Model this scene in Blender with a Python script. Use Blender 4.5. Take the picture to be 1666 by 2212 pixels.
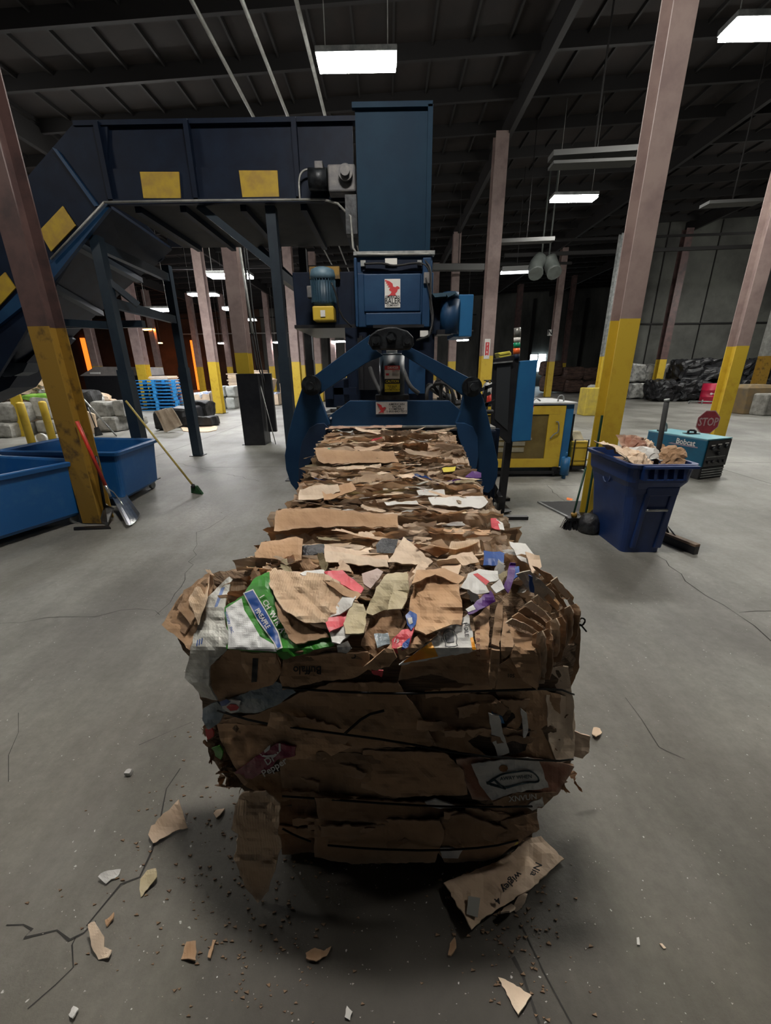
import bpy, bmesh, math, random
from mathutils import Vector, Matrix, noise
for o in list(bpy.data.objects): bpy.data.objects.remove(o)
R=math.radians; PI=math.pi
SC=bpy.context.scene; COL=SC.collection
# ---------------- camera ----------------
HC=1.65; FPX=862.0; TH=R(19.5); PS=-.0103; RO=-.0111
f_=Vector((math.sin(PS)*math.cos(TH),math.cos(PS)*math.cos(TH),-math.sin(TH)))
_r0=Vector((math.cos(PS),-math.sin(PS),0)); _u0=_r0.cross(f_)
r_=_r0*math.cos(RO)+_u0*math.sin(RO); u_=_u0*math.cos(RO)-_r0*math.sin(RO)
cam=bpy.data.cameras.new('camera'); co=bpy.data.objects.new('camera',cam); COL.objects.link(co)
cam.sensor_fit='VERTICAL'; cam.sensor_height=36; cam.lens=FPX/2212*36; cam.clip_start=.05; cam.clip_end=300
M=Matrix((r_,u_,-f_)).transposed().to_4x4(); M.translation=(0,0,HC); co.matrix_world=M
SC.camera=co
SC.view_settings.view_transform='Standard'; SC.view_settings.look='None'
SC.view_settings.gamma=1; SC.view_settings.use_curve_mapping=False
SC.view_settings.exposure=1.05
LAMP_E=85.0       # emission of the high-bay lenses
# dim light spilling in from the rest of the building behind the camera
w=bpy.data.worlds.new('hall_light'); SC.world=w; w.use_nodes=True
w.node_tree.nodes['Background'].inputs[0].default_value=(.80,.90,1,1)
w.node_tree.nodes['Background'].inputs[1].default_value=.03

def D(px,py): return f_*FPX+r_*(px-833)-u_*(py-1106)
def P(px,py,Y): d=D(px,py); return Vector((0,0,HC))+d*(Y/d.y)
def G(px,py,z=0.0): d=D(px,py); return Vector((0,0,HC))+d*((z-HC)/d.z)

# ---------------- materials ----------------
MATS={}
def mat(name,c,c2=None,rough=.6,metal=0,scale=8,bump=0,thr=(.4,.65),vary=0,emit=None,alpha=None,stretch=None,detail=6,spec=None):
    if name in MATS: return MATS[name]
    m=bpy.data.materials.new(name); m.use_nodes=True; nt=m.node_tree; N=nt.nodes; L=nt.links
    b=N['Principled BSDF']; b.inputs['Roughness'].default_value=rough; b.inputs['Metallic'].default_value=metal
    if spec is not None: b.inputs['Specular IOR Level'].default_value=spec
    c=tuple(c)+(1,)
    b.inputs['Base Color'].default_value=c
    tc=N.new('ShaderNodeTexCoord'); out=None
    vec=tc.outputs['Object']
    if stretch:
        mp=N.new('ShaderNodeMapping'); mp.inputs['Scale'].default_value=stretch; L.new(vec,mp.inputs[0]); vec=mp.outputs[0]
    if c2 or bump:
        nz=N.new('ShaderNodeTexNoise'); nz.inputs['Scale'].default_value=scale; nz.inputs['Detail'].default_value=detail; nz.inputs['Roughness'].default_value=.62
        L.new(vec,nz.inputs['Vector'])
    src=None
    if c2:
        rp=N.new('ShaderNodeValToRGB'); rp.color_ramp.elements[0].position=thr[0]; rp.color_ramp.elements[1].position=thr[1]
        rp.color_ramp.elements[0].color=c; rp.color_ramp.elements[1].color=tuple(c2)+(1,)
        L.new(nz.outputs[0],rp.inputs[0]); src=rp.outputs[0]
    if vary:
        oi=N.new('ShaderNodeObjectInfo'); hs=N.new('ShaderNodeHueSaturation')
        mr=N.new('ShaderNodeMapRange'); mr.inputs[3].default_value=1-vary; mr.inputs[4].default_value=1+vary
        L.new(oi.outputs['Random'],mr.inputs[0]); L.new(mr.outputs[0],hs.inputs['Value'])
        if src: L.new(src,hs.inputs['Color'])
        else: hs.inputs['Color'].default_value=c
        src=hs.outputs[0]
    if src: L.new(src,b.inputs['Base Color'])
    if bump:
        bp=N.new('ShaderNodeBump'); bp.inputs['Strength'].default_value=bump; bp.inputs['Distance'].default_value=.02
        L.new(nz.outputs[0],bp.inputs['Height']); L.new(bp.outputs[0],b.inputs['Normal'])
    if emit: b.inputs['Emission Color'].default_value=tuple(emit[0])+(1,); b.inputs['Emission Strength'].default_value=emit[1]
    if alpha is not None: b.inputs['Alpha'].default_value=alpha
    MATS[name]=m; return m
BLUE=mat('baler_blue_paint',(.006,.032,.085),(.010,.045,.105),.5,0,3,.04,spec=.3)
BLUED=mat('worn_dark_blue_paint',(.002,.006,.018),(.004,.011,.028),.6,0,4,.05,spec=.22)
CHUTE=mat('chute_blue_paint',(.003,.017,.036),(.005,.025,.047),.6,0,1.6,.03,spec=.12)
GREASE=mat('greasy_steel',(.008,.009,.011),(.03,.035,.04),.45,.3,14,.25)
STEEL=mat('dusty_grey_steel',(.16,.17,.17),(.30,.31,.30),.55,.3,9,.1)
GREY=mat('grey_gearbox_paint',(.10,.10,.105),(.17,.16,.155),.6,.2,10,.1)
YEL=mat('safety_yellow_paint',(.52,.36,.030),(.40,.25,.02),.5,0,5,.06,thr=(.5,.75))
YELW=mat('worn_yellow_paint',(.27,.155,.02),(.05,.03,.012),.55,0,6,.1,thr=(.52,.7))
MAUVE=mat('mauve_primer_paint',(.27,.20,.18),(.20,.14,.13),.6,0,4,.06)
MAUVD=mat('dark_mauve_paint',(.10,.055,.05),(.05,.03,.03),.6,0,4,.06)
PLATEY=mat('yellow_decal_plate',(.42,.28,.02),(.32,.2,.03),.6,0,8,.03)
CRTB=mat('blue_cart_plastic',(.008,.085,.26),(.03,.12,.28),.45,0,7,.06,thr=(.5,.8))
BINB=mat('navy_bin_plastic',(.008,.030,.125),(.014,.045,.17),.4,0,6,.05,thr=(.45,.8))
BLK=mat('black_painted_steel',(.006,.006,.008),(.014,.014,.016),.4,0,10,.05)
BLKPL=mat('black_film',(.006,.006,.008),(.035,.037,.042),.28,0,18,.9)
RUB=mat('black_rubber',(.012,.012,.013),None,.7)
MATR=mat('ribbed_rubber_mat',(.03,.03,.032),(.05,.05,.05),.8,0,80,.4)
WHT=mat('white_label_print',(.62,.61,.58),(.45,.43,.40),.6,0,10,.03,thr=(.55,.8))
INK=mat('black_ink',(.01,.01,.012),None,.7)
REDI=mat('red_ink',(.50,.035,.04),None,.55)
REDP=mat('red_paint',(.55,.035,.015),(.42,.03,.02),.4,0,10,.03)
PIPE=mat('galvanised_pipe',(.28,.28,.26),(.40,.40,.38),.5,.4,6,.05)
ALU=mat('bright_aluminium',(.62,.62,.60),(.45,.45,.44),.28,.9,12,.05)
CONC=mat('weathered_concrete_block',(.32,.31,.28),(.13,.125,.11),.85,0,5,.3,thr=(.4,.7))
CYAN=mat('cyan_blue_machine_paint',(.0,.085,.155),(.005,.065,.12),.38,0,4,.03)
LENS=mat('lamp_lens_glow',(1,1,1),emit=((1.0,.985,.93),LAMP_E))
PALB=mat('blue_painted_wood',(.01,.15,.42),(.03,.25,.5),.6,0,9,.1)
KRAFT=None
def kraft(name,dark,light,vary=.28,rough=.82,corr=0,edge=.26):
    m=mat(name,dark,light,rough,0,5.5,.35,thr=(.36,.68),vary=vary)
    nt=m.node_tree;N=nt.nodes;L=nt.links;b=N['Principled BSDF']
    ge=N.new('ShaderNodeNewGeometry'); er=N.new('ShaderNodeValToRGB'); er.color_ramp.elements[0].position=.515; er.color_ramp.elements[1].position=.60; er.color_ramp.elements[1].color=(edge,edge,edge,1)
    L.new(ge.outputs['Pointiness'],er.inputs[0]); mx=N.new('ShaderNodeMix'); mx.data_type='RGBA'; L.new(er.outputs[0],mx.inputs[0]); mx.inputs[7].default_value=(.78,.66,.52,1)
    sk=b.inputs['Base Color'].links[0].from_socket; L.new(sk,mx.inputs[6]); L.new(mx.outputs[2],b.inputs['Base Color'])
    if corr:
        wv=N.new('ShaderNodeTexWave'); wv.inputs['Scale'].default_value=38; wv.inputs['Distortion'].default_value=1.5; wv.bands_direction='X'
        tc=[n for n in N if n.type=='TEX_COORD'][0]; L.new(tc.outputs['Object'],wv.inputs[0])
        bp=N.new('ShaderNodeBump'); bp.inputs['Strength'].default_value=corr; bp.inputs['Distance'].default_value=.003
        old=b.inputs['Normal'].links[0].from_socket; L.new(wv.outputs[0],bp.inputs['Height']); L.new(old,bp.inputs['Normal']); L.new(bp.outputs[0],b.inputs['Normal'])
    return m
KR=kraft('kraft_cardboard',(.31,.18,.095),(.42,.26,.145),edge=.08)
KRL=kraft('light_kraft_cardboard',(.56,.43,.31),(.72,.58,.44))
KRT=kraft('brightened_kraft_cardboard',(.48,.355,.245),(.64,.50,.365))  # kraft lightened so its colour carries the strong light on the bale run
KRC=kraft('corrugated_cardboard',(.38,.26,.165),(.53,.385,.25),corr=.25)
KRD=kraft('dirty_brown_cardboard',(.20,.11,.055),(.29,.17,.09),vary=.15,edge=.06)
KRR=kraft('reddish_cardboard',(.22,.09,.055),(.28,.13,.08),vary=.1)
CORE=mat('compressed_cardboard_core',(.12,.075,.045),(.34,.23,.145),.9,0,30,1.0,stretch=(.3,1,6),thr=(.3,.7))
WHP=mat('white_coated_board',(.58,.57,.54),(.42,.40,.37),.45,0,9,.25,thr=(.5,.8),vary=.15)
FILM=mat('milky_plastic_film',(.66,.66,.60),(.48,.48,.44),.25,0,12,.5,alpha=.82)
CLEAR=mat('clear_grey_plastic',(.16,.20,.22),(.32,.37,.40),.15,0,14,.5,alpha=.9)
GREEN=mat('green_print',(.035,.24,.018),(.025,.17,.015),.4,0,7,.15)
BLUEI=mat('blue_print',(.01,.06,.26),None,.4)
PURP=mat('purple_print',(.09,.018,.17),(.06,.015,.12),.45,0,8,.1)
ORAN=mat('orange_print',(.75,.13,.015),(.85,.38,.02),.45,0,6,.05)
PINK=mat('pink_red_print',(.62,.07,.09),(.5,.04,.06),.45,0,8,.15)
MAROON=mat('maroon_print',(.20,.008,.05),(.15,.006,.035),.35,0,9,.2)
BEIGE=mat('beige_paperboard',(.42,.35,.21),(.52,.45,.30),.75,0,9,.3)
PEACH=mat('peach_paperboard',(.62,.46,.32),(.68,.52,.38),.7,0,6,.1)
WIRE=mat('black_tie_wire',(.006,.006,.006),None,.4,.6)
RUST=mat('rusty_paint',(.22,.07,.02),(.06,.02,.01),.7,0,7,.3)

# ---------------- builders ----------------
def tag(o,label=None,cat=None,group=None,kind=None):
    if label:o['label']=label
    if cat:o['category']=cat
    if group:o['group']=group
    if kind:o['kind']=kind
    return o
def thing(name,label,cat,loc=(0,0,0),group=None,kind=None):
    o=bpy.data.objects.new(name,None); COL.objects.link(o); o.location=loc; o.empty_display_size=.1
    return tag(o,label,cat,group,kind)
def wloc(o):
    v=Vector((0,0,0))
    while o: v+=Vector(o.location); o=o.parent
    return v
class B:
    def __init__(s): s.bm=bmesh.new(); s.mi=0; s.mats=[]
    def use(s,m):
        if m not in s.mats: s.mats.append(m)
        s.mi=s.mats.index(m); return s
    def face(s,vs):
        try: f=s.bm.faces.new(vs); f.material_index=s.mi; return f
        except ValueError: return None
    def mesh(s,V,F,mx=None):
        vs=[s.bm.verts.new(mx@Vector(v) if mx else v) for v in V]
        for f in F: s.face([vs[i] for i in f])
        return s
    def box(s,c,d,mx=None):
        x,y,z=d[0]/2,d[1]/2,d[2]/2; c=Vector(c)
        V=[Vector((a*x,b*y,e*z)) for a in(-1,1) for b in(-1,1) for e in(-1,1)]
        if mx: V=[mx@v for v in V]
        s.mesh([v+c for v in V],[(0,1,3,2),(4,6,7,5),(0,4,5,1),(2,3,7,6),(0,2,6,4),(1,5,7,3)]); return s
    def bb(s,x0,x1,y0,y1,z0,z1): return s.box(((x0+x1)/2,(y0+y1)/2,(z0+z1)/2),(abs(x1-x0),abs(y1-y0),abs(z1-z0)))
    def prism(s,pts,ex):
        ex=Vector(ex); n=len(pts); a=[s.bm.verts.new(p) for p in pts]; b=[s.bm.verts.new(Vector(p)+ex) for p in pts]
        s.face(a); s.face(b[::-1])
        for i in range(n): s.face([a[i],b[i],b[(i+1)%n],a[(i+1)%n]])
        return s
    def plate(s,pp,Y,t): return s.prism([P(x,y,Y) for x,y in pp],(0,t,0))
    def cyl(s,p0,p1,r0,r1=None,n=16,cap=True):
        p0=Vector(p0);p1=Vector(p1);r1=r0 if r1 is None else r1
        z=(p1-p0).normalized(); x=z.orthogonal().normalized(); y=z.cross(x)
        A=[];Bv=[]
        for i in range(n):
            d=x*math.cos(2*PI*i/n)+y*math.sin(2*PI*i/n)
            A.append(s.bm.verts.new(p0+d*r0)); Bv.append(s.bm.verts.new(p1+d*r1))
        for i in range(n):
            f=s.face([A[i],A[(i+1)%n],Bv[(i+1)%n],Bv[i]])
            if f: f.smooth=True
        if cap: s.face(A[::-1]); s.face(Bv)
        return s
    def tube(s,pts,r,n=8,sub=0):
        pts=[Vector(p) for p in pts]
        for _ in range(sub):
            q=[pts[0]]
            for a,b in zip(pts,pts[1:]): q+= [a*.75+b*.25,a*.25+b*.75]
            q.append(pts[-1]); pts=q
        prev=None; rings=[]
        for i,p in enumerate(pts):
            t=(pts[min(i+1,len(pts)-1)]-pts[max(i-1,0)])
            if t.length<1e-9: continue
            t.normalize()
            if prev is None: x=t.orthogonal().normalized()
            else:
                x=prev-t*prev.dot(t); x=x.normalized() if x.length>1e-6 else t.orthogonal().normalized()
            prev=x; y=t.cross(x)
            rings.append([s.bm.verts.new(p+(x*math.cos(2*PI*k/n)+y*math.sin(2*PI*k/n))*r) for k in range(n)])
        for a,b in zip(rings,rings[1:]):
            for k in range(n):
                f=s.face([a[k],a[(k+1)%n],b[(k+1)%n],b[k]])
                if f:f.smooth=True
        s.face(rings[0][::-1]); s.face(rings[-1]); return s
    def lathe(s,c,prof,n=24,axis='Z'):
        c=Vector(c); rings=[]
        for r,h in prof:
            ring=[]
            for k in range(n):
                a=2*PI*k/n
                v={'Z':(r*math.cos(a),r*math.sin(a),h),'Y':(r*math.cos(a),h,r*math.sin(a)),'X':(h,r*math.cos(a),r*math.sin(a))}[axis]
                ring.append(s.bm.verts.new(c+Vector(v)))
            rings.append(ring)
        for a,b in zip(rings,rings[1:]):
            for k in range(n):
                f=s.face([a[k],a[(k+1)%n],b[(k+1)%n],b[k]])
                if f:f.smooth=True
        s.face(rings[0][::-1]); s.face(rings[-1]); return s
    def beam(s,p0,p1,w,h,up=(0,0,1)):
        p0=Vector(p0);p1=Vector(p1); t=(p1-p0).normalized(); up=Vector(up)
        x=t.cross(up); x=x.normalized() if x.length>1e-4 else Vector((1,0,0)); y=x.cross(t)
        q=[p0+x*a*w/2+y*b*h/2 for a,b in((-1,-1),(1,-1),(1,1),(-1,1))]
        s.prism(q,p1-p0); return s
    def text(s,body,size,place,spacing=1.0,depth=0):
        cu=bpy.data.curves.new('t','FONT'); cu.body=body; cu.size=size; cu.align_x='CENTER'; cu.align_y='CENTER'; cu.resolution_u=2; cu.space_line=.85; cu.space_character=spacing; cu.offset=size*.018
        ob=bpy.data.objects.new('t',cu); COL.objects.link(ob); dg=bpy.context.evaluated_depsgraph_get()
        me=bpy.data.meshes.new_from_object(ob.evaluated_get(dg))
        V=[place(v.co.x,v.co.y) for v in me.vertices]; F=[tuple(p.vertices) for p in me.polygons]
        s.mesh(V,F); bpy.data.objects.remove(ob); bpy.data.curves.remove(cu); bpy.data.meshes.remove(me); return s
    def make(s,name,m=None,parent=None,loc=None,bevel=0,solid=0,smooth=False,fixn=True,label=None):
        if fixn: bmesh.ops.recalc_face_normals(s.bm,faces=s.bm.faces)
        L=wloc(parent) if parent else Vector(loc or (0,0,0))
        if L.length>0: bmesh.ops.translate(s.bm,verts=s.bm.verts,vec=-L)
        me=bpy.data.meshes.new(name); s.bm.to_mesh(me); s.bm.free()
        if m: me.materials.append(m)
        else:
            for k in s.mats: me.materials.append(k)
        o=bpy.data.objects.new(name,me); COL.objects.link(o)
        if parent:o.parent=parent
        elif loc:o.location=loc
        if smooth:
            for p in me.polygons:p.use_smooth=True
        if solid: md=o.modifiers.new('thickness','SOLIDIFY'); md.thickness=solid; md.offset=0
        if bevel: md=o.modifiers.new('edge','BEVEL'); md.width=bevel; md.segments=2; md.limit_method='ANGLE'; md.angle_limit=R(40)
        if label:o['label']=label
        return o
def copy_tree(o,parent=None):
    c=o.copy(); COL.objects.link(c); c.parent=parent
    for ch in list(o.children): copy_tree(ch,c)
    return c
def YP(Y,x0,y0,sx=1,rot=0,off=.004):   # place text on plane Y centred at pixel-derived world point
    c=P(x0,y0,Y)
    def f(u,v):
        a=u*math.cos(rot)-v*math.sin(rot); b=u*math.sin(rot)+v*math.cos(rot)
        return c+Vector((a*sx,-off,b))
    return f

# ================= SETTING =================
def floor_mat():
    m=bpy.data.materials.new('worn_concrete_floor'); m.use_nodes=True; nt=m.node_tree;N=nt.nodes;L=nt.links; b=N['Principled BSDF']
    tc=N.new('ShaderNodeTexCoord')
    def nz(sc,det=6,rough=.6,st=None):
        n=N.new('ShaderNodeTexNoise'); n.inputs['Scale'].default_value=sc; n.inputs['Detail'].default_value=det; n.inputs['Roughness'].default_value=rough
        if st: mp=N.new('ShaderNodeMapping'); mp.inputs['Scale'].default_value=st; mp.inputs['Rotation'].default_value=(0,0,.5); L.new(tc.outputs['Object'],mp.inputs[0]); L.new(mp.outputs[0],n.inputs[0])
        else: L.new(tc.outputs['Object'],n.inputs[0])
        return n
    def ramp(src,p0,c0,p1,c1):
        r=N.new('ShaderNodeValToRGB'); r.color_ramp.elements[0].position=p0; r.color_ramp.elements[0].color=c0+(1,); r.color_ramp.elements[1].position=p1; r.color_ramp.elements[1].color=c1+(1,); L.new(src,r.inputs[0]); return r.outputs[0]
    def mix(t,f,a,c):
        x=N.new('ShaderNodeMix'); x.data_type='RGBA'; x.blend_type=t
        if isinstance(f,float): x.inputs[0].default_value=f
        else: L.new(f,x.inputs[0])
        for s_,v in((6,a),(7,c)):
            if isinstance(v,tuple): x.inputs[s_].default_value=v+(1,)
            else: L.new(v,x.inputs[s_])
        return x.outputs[2]
    big=nz(.55,8,.6); base=ramp(big.outputs[0],.38,(.165,.16,.142),.62,(.325,.32,.295))
    st=nz(1.4,8,.7,(1,.16,1)); c=mix('MULTIPLY',.6,base,ramp(st.outputs[0],.38,(.52,.505,.48),.6,(1,1,1)))
    fine=nz(22,8,.75); c=mix('MULTIPLY',.55,c,ramp(fine.outputs[0],.34,(.68,.67,.65),.62,(1.05,1.05,1.05)))
    # oily dark dirt along the bale run, then a broad browner darkening towards the camera
    geo=N.new('ShaderNodeSeparateXYZ'); L.new(tc.outputs['Object'],geo.inputs[0])
    def mth(op,a,b_=None):
        x=N.new('ShaderNodeMath'); x.operation=op
        for i,v in enumerate((a,b_)):
            if v is None: continue
            if isinstance(v,(int,float)): x.inputs[i].default_value=v
            else: L.new(v,x.inputs[i])
        return x.outputs[0]
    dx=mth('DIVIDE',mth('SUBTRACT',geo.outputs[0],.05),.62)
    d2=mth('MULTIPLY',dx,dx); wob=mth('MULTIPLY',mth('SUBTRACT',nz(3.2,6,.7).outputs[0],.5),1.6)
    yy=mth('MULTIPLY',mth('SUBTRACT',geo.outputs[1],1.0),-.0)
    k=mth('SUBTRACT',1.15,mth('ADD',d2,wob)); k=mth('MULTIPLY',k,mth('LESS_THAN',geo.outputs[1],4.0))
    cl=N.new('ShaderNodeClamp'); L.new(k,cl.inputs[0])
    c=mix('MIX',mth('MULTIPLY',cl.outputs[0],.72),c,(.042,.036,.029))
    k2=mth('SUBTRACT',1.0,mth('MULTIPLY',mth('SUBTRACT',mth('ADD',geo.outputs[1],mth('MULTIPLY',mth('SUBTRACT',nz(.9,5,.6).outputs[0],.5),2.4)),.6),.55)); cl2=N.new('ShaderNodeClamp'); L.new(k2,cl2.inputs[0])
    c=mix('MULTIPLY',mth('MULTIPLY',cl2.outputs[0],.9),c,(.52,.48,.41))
    spot=nz(60,2,.5); c=mix('MIX',ramp(spot.outputs[0],.72,(0,0,0),.75,(1,1,1)),c,(.5,.49,.46))
    L.new(c,b.inputs['Base Color'])
    rr=N.new('ShaderNodeMapRange'); rr.inputs[3].default_value=.38; rr.inputs[4].default_value=.72; L.new(st.outputs[0],rr.inputs[0]); L.new(rr.outputs[0],b.inputs['Roughness'])
    bp=N.new('ShaderNodeBump'); bp.inputs['Strength'].default_value=.35; bp.inputs['Distance'].default_value=.012; L.new(fine.outputs[0],bp.inputs['Height']); L.new(bp.outputs[0],b.inputs['Normal'])
    return m
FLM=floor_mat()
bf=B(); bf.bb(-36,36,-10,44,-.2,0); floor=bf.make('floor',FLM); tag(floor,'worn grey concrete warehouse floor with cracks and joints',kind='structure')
CRACK=mat('dark_crack_filler',(.035,.033,.03),None,.95)
def crack(pts,w,rng,jit=.03):
    b=B(); q=[]
    P0=[Vector(G(*p)) for p in pts]
    for a,c in zip(P0,P0[1:]):
        n=max(2,int((c-a).length/.12))
        for i in range(n): q.append(a.lerp(c,i/n)+Vector((rng.uniform(-jit,jit),rng.uniform(-jit,jit),0)))
    q.append(P0[-1]); L_=[];R_=[]
    for i,p in enumerate(q):
        t=(q[min(i+1,len(q)-1)]-q[max(0,i-1)]).normalized(); n=Vector((-t.y,t.x,0)); ww=w*rng.uniform(.4,1.3)
        L_.append(b.bm.verts.new(p+n*ww+Vector((0,0,.0015)))); R_.append(b.bm.verts.new(p-n*ww+Vector((0,0,.0015))))
    for i in range(len(q)-1): b.face([L_[i],R_[i],R_[i+1],L_[i+1]])
    o=b.make('floor_crack',CRACK,floor)
rg=random.Random(5)
for pts,w in (([(0,2012),(45,2032),(100,2018),(190,2002),(215,1985),(300,1880),(345,1780),(390,1660)],.003),([(190,2002),(170,2060),(60,2180)],.002),
    ([(0,1342),(90,1338),(180,1333),(300,1318),(345,1328)],.0018),([(345,1328),(405,1250),(430,1150),(520,1100)],.002),([(0,1700),(40,1540)],.0012),
    ([(1422,1200),(1530,1290),(1600,1330),(1666,1385)],.003),([(1600,1325),(1666,1320)],.002),
    ([(1180,1048),(1300,1150)],.004),([(1060,1046),(1290,1049)],.005),([(1130,2070),(1165,2212)],.006),([(1145,2020),(1235,2212)],.0022),([(1340,1500),(1420,1610),(1480,1640)],.0015),
    ([(420,1560),(300,1610)],.0012),([(380,1000),(560,1040)],.004)):
    crack(pts,w,rg)
for a,b2 in (((-3.4,7.2,0),(34,7.2,0)),((-36,13.2,0),(36,13.2,0)),((5.7,1,0),(5.7,40,0)),((-4.9,8,0),(-4.9,40,0))):
    b=B(); d=(Vector(b2)-Vector(a)).normalized(); n=Vector((-d.y,d.x,0))*.006
    b.mesh([Vector(a)+n+Vector((0,0,.001)),Vector(a)-n+Vector((0,0,.001)),Vector(b2)-n+Vector((0,0,.001)),Vector(b2)+n+Vector((0,0,.001))],[(0,1,2,3)]).make('floor_joint',CRACK,floor)

CEIL=mat('dark_stained_roof_deck',(.013,.0085,.007),(.007,.005,.0045),.9,0,1.3,.2)
CEILB=mat('dark_roof_joist_steel',(.006,.005,.005),None,.8)
def cz(x,y=0): return 8.15+.045*x if x<20 else 8.15+.9
bc=B(); bc.mesh([(-36,-10,cz(-36)),(20,-10,cz(20)),(36,-10,cz(20)),(36,44,cz(20)),(20,44,cz(20)),(-36,44,cz(-36))],[(0,1,4,5),(1,2,3,4)])
bc.mesh([(-36,-10,cz(-36)+.2),(20,-10,cz(20)+.2),(36,-10,cz(20)+.2),(36,44,cz(20)+.2),(20,44,cz(20)+.2),(-36,44,cz(-36)+.2)],[(0,5,4,1),(1,4,3,2)])
ceil=bc.make('ceiling',CEIL,fixn=False); tag(ceil,'dark sloping warehouse roof with exposed purlins',kind='structure')
y=2.0
while y<43:
    B().beam((-36,y,cz(-36)-.14),(20,y,cz(20)-.14),.09,.28).beam((20,y,cz(20)-.14),(36,y,cz(20)-.14),.09,.28).make('purlin',CEILB,ceil); y+=1.55
x=-14.6
while x<19:
    B().beam((x,-2,cz(x)-.04),(x,43,cz(x)-.04),.045,.08).make('joist',CEILB,ceil); x+=.82
for x in (-15.2,-8.9,3.35,9.6,15.5):
    B().beam((x,-4,cz(x)-.42),(x,43,cz(x)-.42),.13,.5).make('girder',CEILB,ceil)
for x,z in ((-2.9,6.9),(-2.15,6.9),(-1.35,6.95)):
    bp=B(); bp.tube([(x,-2,z),(x,42,z)],.035,8); o=bp.make('overhead_pipe',PIPE); tag(o,{-2.9:'leftmost of three pale conduits running under the roof',-2.15:'middle of three pale conduits running under the roof',-1.35:'rightmost thicker pale pipe of the three under the roof'}[x],'pipe','pale pipes under the roof')
WALL=mat('grimy_grey_wall',(.12,.122,.112),(.035,.036,.034),.9,0,.55,.25,thr=(.35,.7),detail=8,stretch=(1,1,.35))
WALLR=mat('scuffed_right_wall',(.115,.118,.104),(.05,.05,.046),.9,0,.6,.25,thr=(.35,.7),detail=8)
WALLB=mat('rust_brown_wall',(.075,.038,.022),(.03,.018,.012),.9,0,.5,.2)
b=B(); b.bb(-12.5,36,43,43.3,0,9.2); tag(b.make('wall_back',WALL),'grimy grey back wall of the warehouse',kind='structure')
b=B(); b.bb(-36,-12.5,42.9,43.3,0,8); tag(b.make('wall_back_left',WALLB),'brown stained far left end of the back wall',kind='structure')
b=B(); b.bb(-36.3,-36,-10,43,0,7); tag(b.make('wall_left',WALLB),'dark brown left warehouse wall',kind='structure')
b=B(); b.bb(14.0,36,24.5,24.8,0,9.0); wr=tag(b.make('wall_right',WALLR),'scuffed grey partition wall behind the black bales',kind='structure')
b=B(); b.bb(36,36.3,-10,43,0,9.3); tag(b.make('wall_far_right',WALLR),'grey outer right wall',kind='structure')
for i in range(10):
    x=-11+i*5.0; B().bb(x,x+.25,42.8,43,0,8).make('wall_pilaster',CEILB,bpy.data.objects['wall_back'])
for i in range(8):
    x=14.6+i*2.7; B().bb(x,x+.04,24.44,24.5,0,8.8).make('wall_seam',CEILB,wr)
b=B(); b.bb(14,36,24.42,24.5,3.9,3.98); b.make('wall_seam',CEILB,wr)
# daylight door far right of back wall
GLOW=mat('daylight_opening',(1,1,1),emit=((.75,.93,1.0),5.0))
def px_open(x0,x1,y0,y1,Y,name,label,w):
    a=P(x0,y0,Y);c=P(x1,y1,Y); b=B(); b.bb(a.x,c.x,Y-.02,Y+.02,c.z,a.z); o=b.make(name,GLOW,loc=(a.x,Y,c.z)); tag(o,label,kind='structure')
    B().bb(a.x-.06,a.x,Y-.05,Y+.02,c.z-.06,a.z+.06).bb(c.x,c.x+.06,Y-.05,Y+.02,c.z-.06,a.z+.06).bb(a.x,c.x,Y-.05,Y+.02,a.z,a.z+.06).make('window_frame',BLK,o)
px_open(1146,1161,766,779,42.8,'window_1','bright daylight pane left of the far door',0)
px_open(1185,1196,765,777,42.8,'window_2','bright daylight pane right of the far door',0)
px_open(1163,1176,765,802,42.8,'door_1','bright daylight slot of the far door',0)

# ================= COLUMNS =================
def column(x,y,label,top=None,s=.2,yh=2.06,web=True,body=MAUVE,yel=YEL,rot=0,group='steel columns holding the roof',name='steel_column',plate=True):
    top=cz(x)-.6 if top is None else top
    t=thing(name,label,'column',(x,y,0),group)
    def hsec(z0,z1,m,nm):
        b=B(); h=s/2; k=.014
        b.box((0,-h+k/2,(z0+z1)/2),(s,k,z1-z0)).box((0,h-k/2,(z0+z1)/2),(s,k,z1-z0)).box((0,0,(z0+z1)/2),(.012,s-2*k,z1-z0))
        o=b.make(nm,m); o.parent=t; return o
    hsec(yh,top,body,'shaft'); hsec(0.012,yh,yel,'painted_base')
    if plate: o=B().bb(-h_(s),h_(s),-h_(s),h_(s),0,.014).make('base_plate',BLK); o.parent=t
    t.rotation_euler.z=rot; return t
def h_(s): return s*.72
colL=column(-3.46,4.42,'tall steel column with worn yellow base beside the blue carts',s=.22,body=MAUVD,yel=YELW,yh=2.10,rot=R(-3),plate=False)
colR=column(2.40,4.47,'tall mauve and yellow column standing behind the navy bin',s=.2,yh=2.11)
b=B().bb(-.03,.03,-.02,.0,0,1.15); o=b.make('cable_channel',mat('dark_green_paint',(.01,.05,.03),None,.5)); o.parent=colR; o.location=(-.07,-.03,.02)
p=G(1590,748,2.06); column(7.42,9.2,'mauve and yellow column behind the stop sign',s=.27)
column(3.13,13.7,'mauve column with red sign right of the baler',s=.36)
column(3.30,14.5,'thin dark column close behind the red sign column',s=.2,body=MAUVD)
p=P(976,785,22); column(p.x,22,'mauve column rising behind the pump tank right of the baler',s=.36)
p=P(1190,788,26); colN=column(p.x,26,'mauve column with a small letter sign beyond the power unit',s=.34,top=8.0)
p=P(1216,797,33); column(p.x,33,'dim column between the daylight door and the brown bales',s=.3,body=MAUVD,top=8)
p=P(1116,720,36); column(p.x,36,'faint mauve column far behind the stack light',s=.4,top=8,body=MAUVD)
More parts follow.
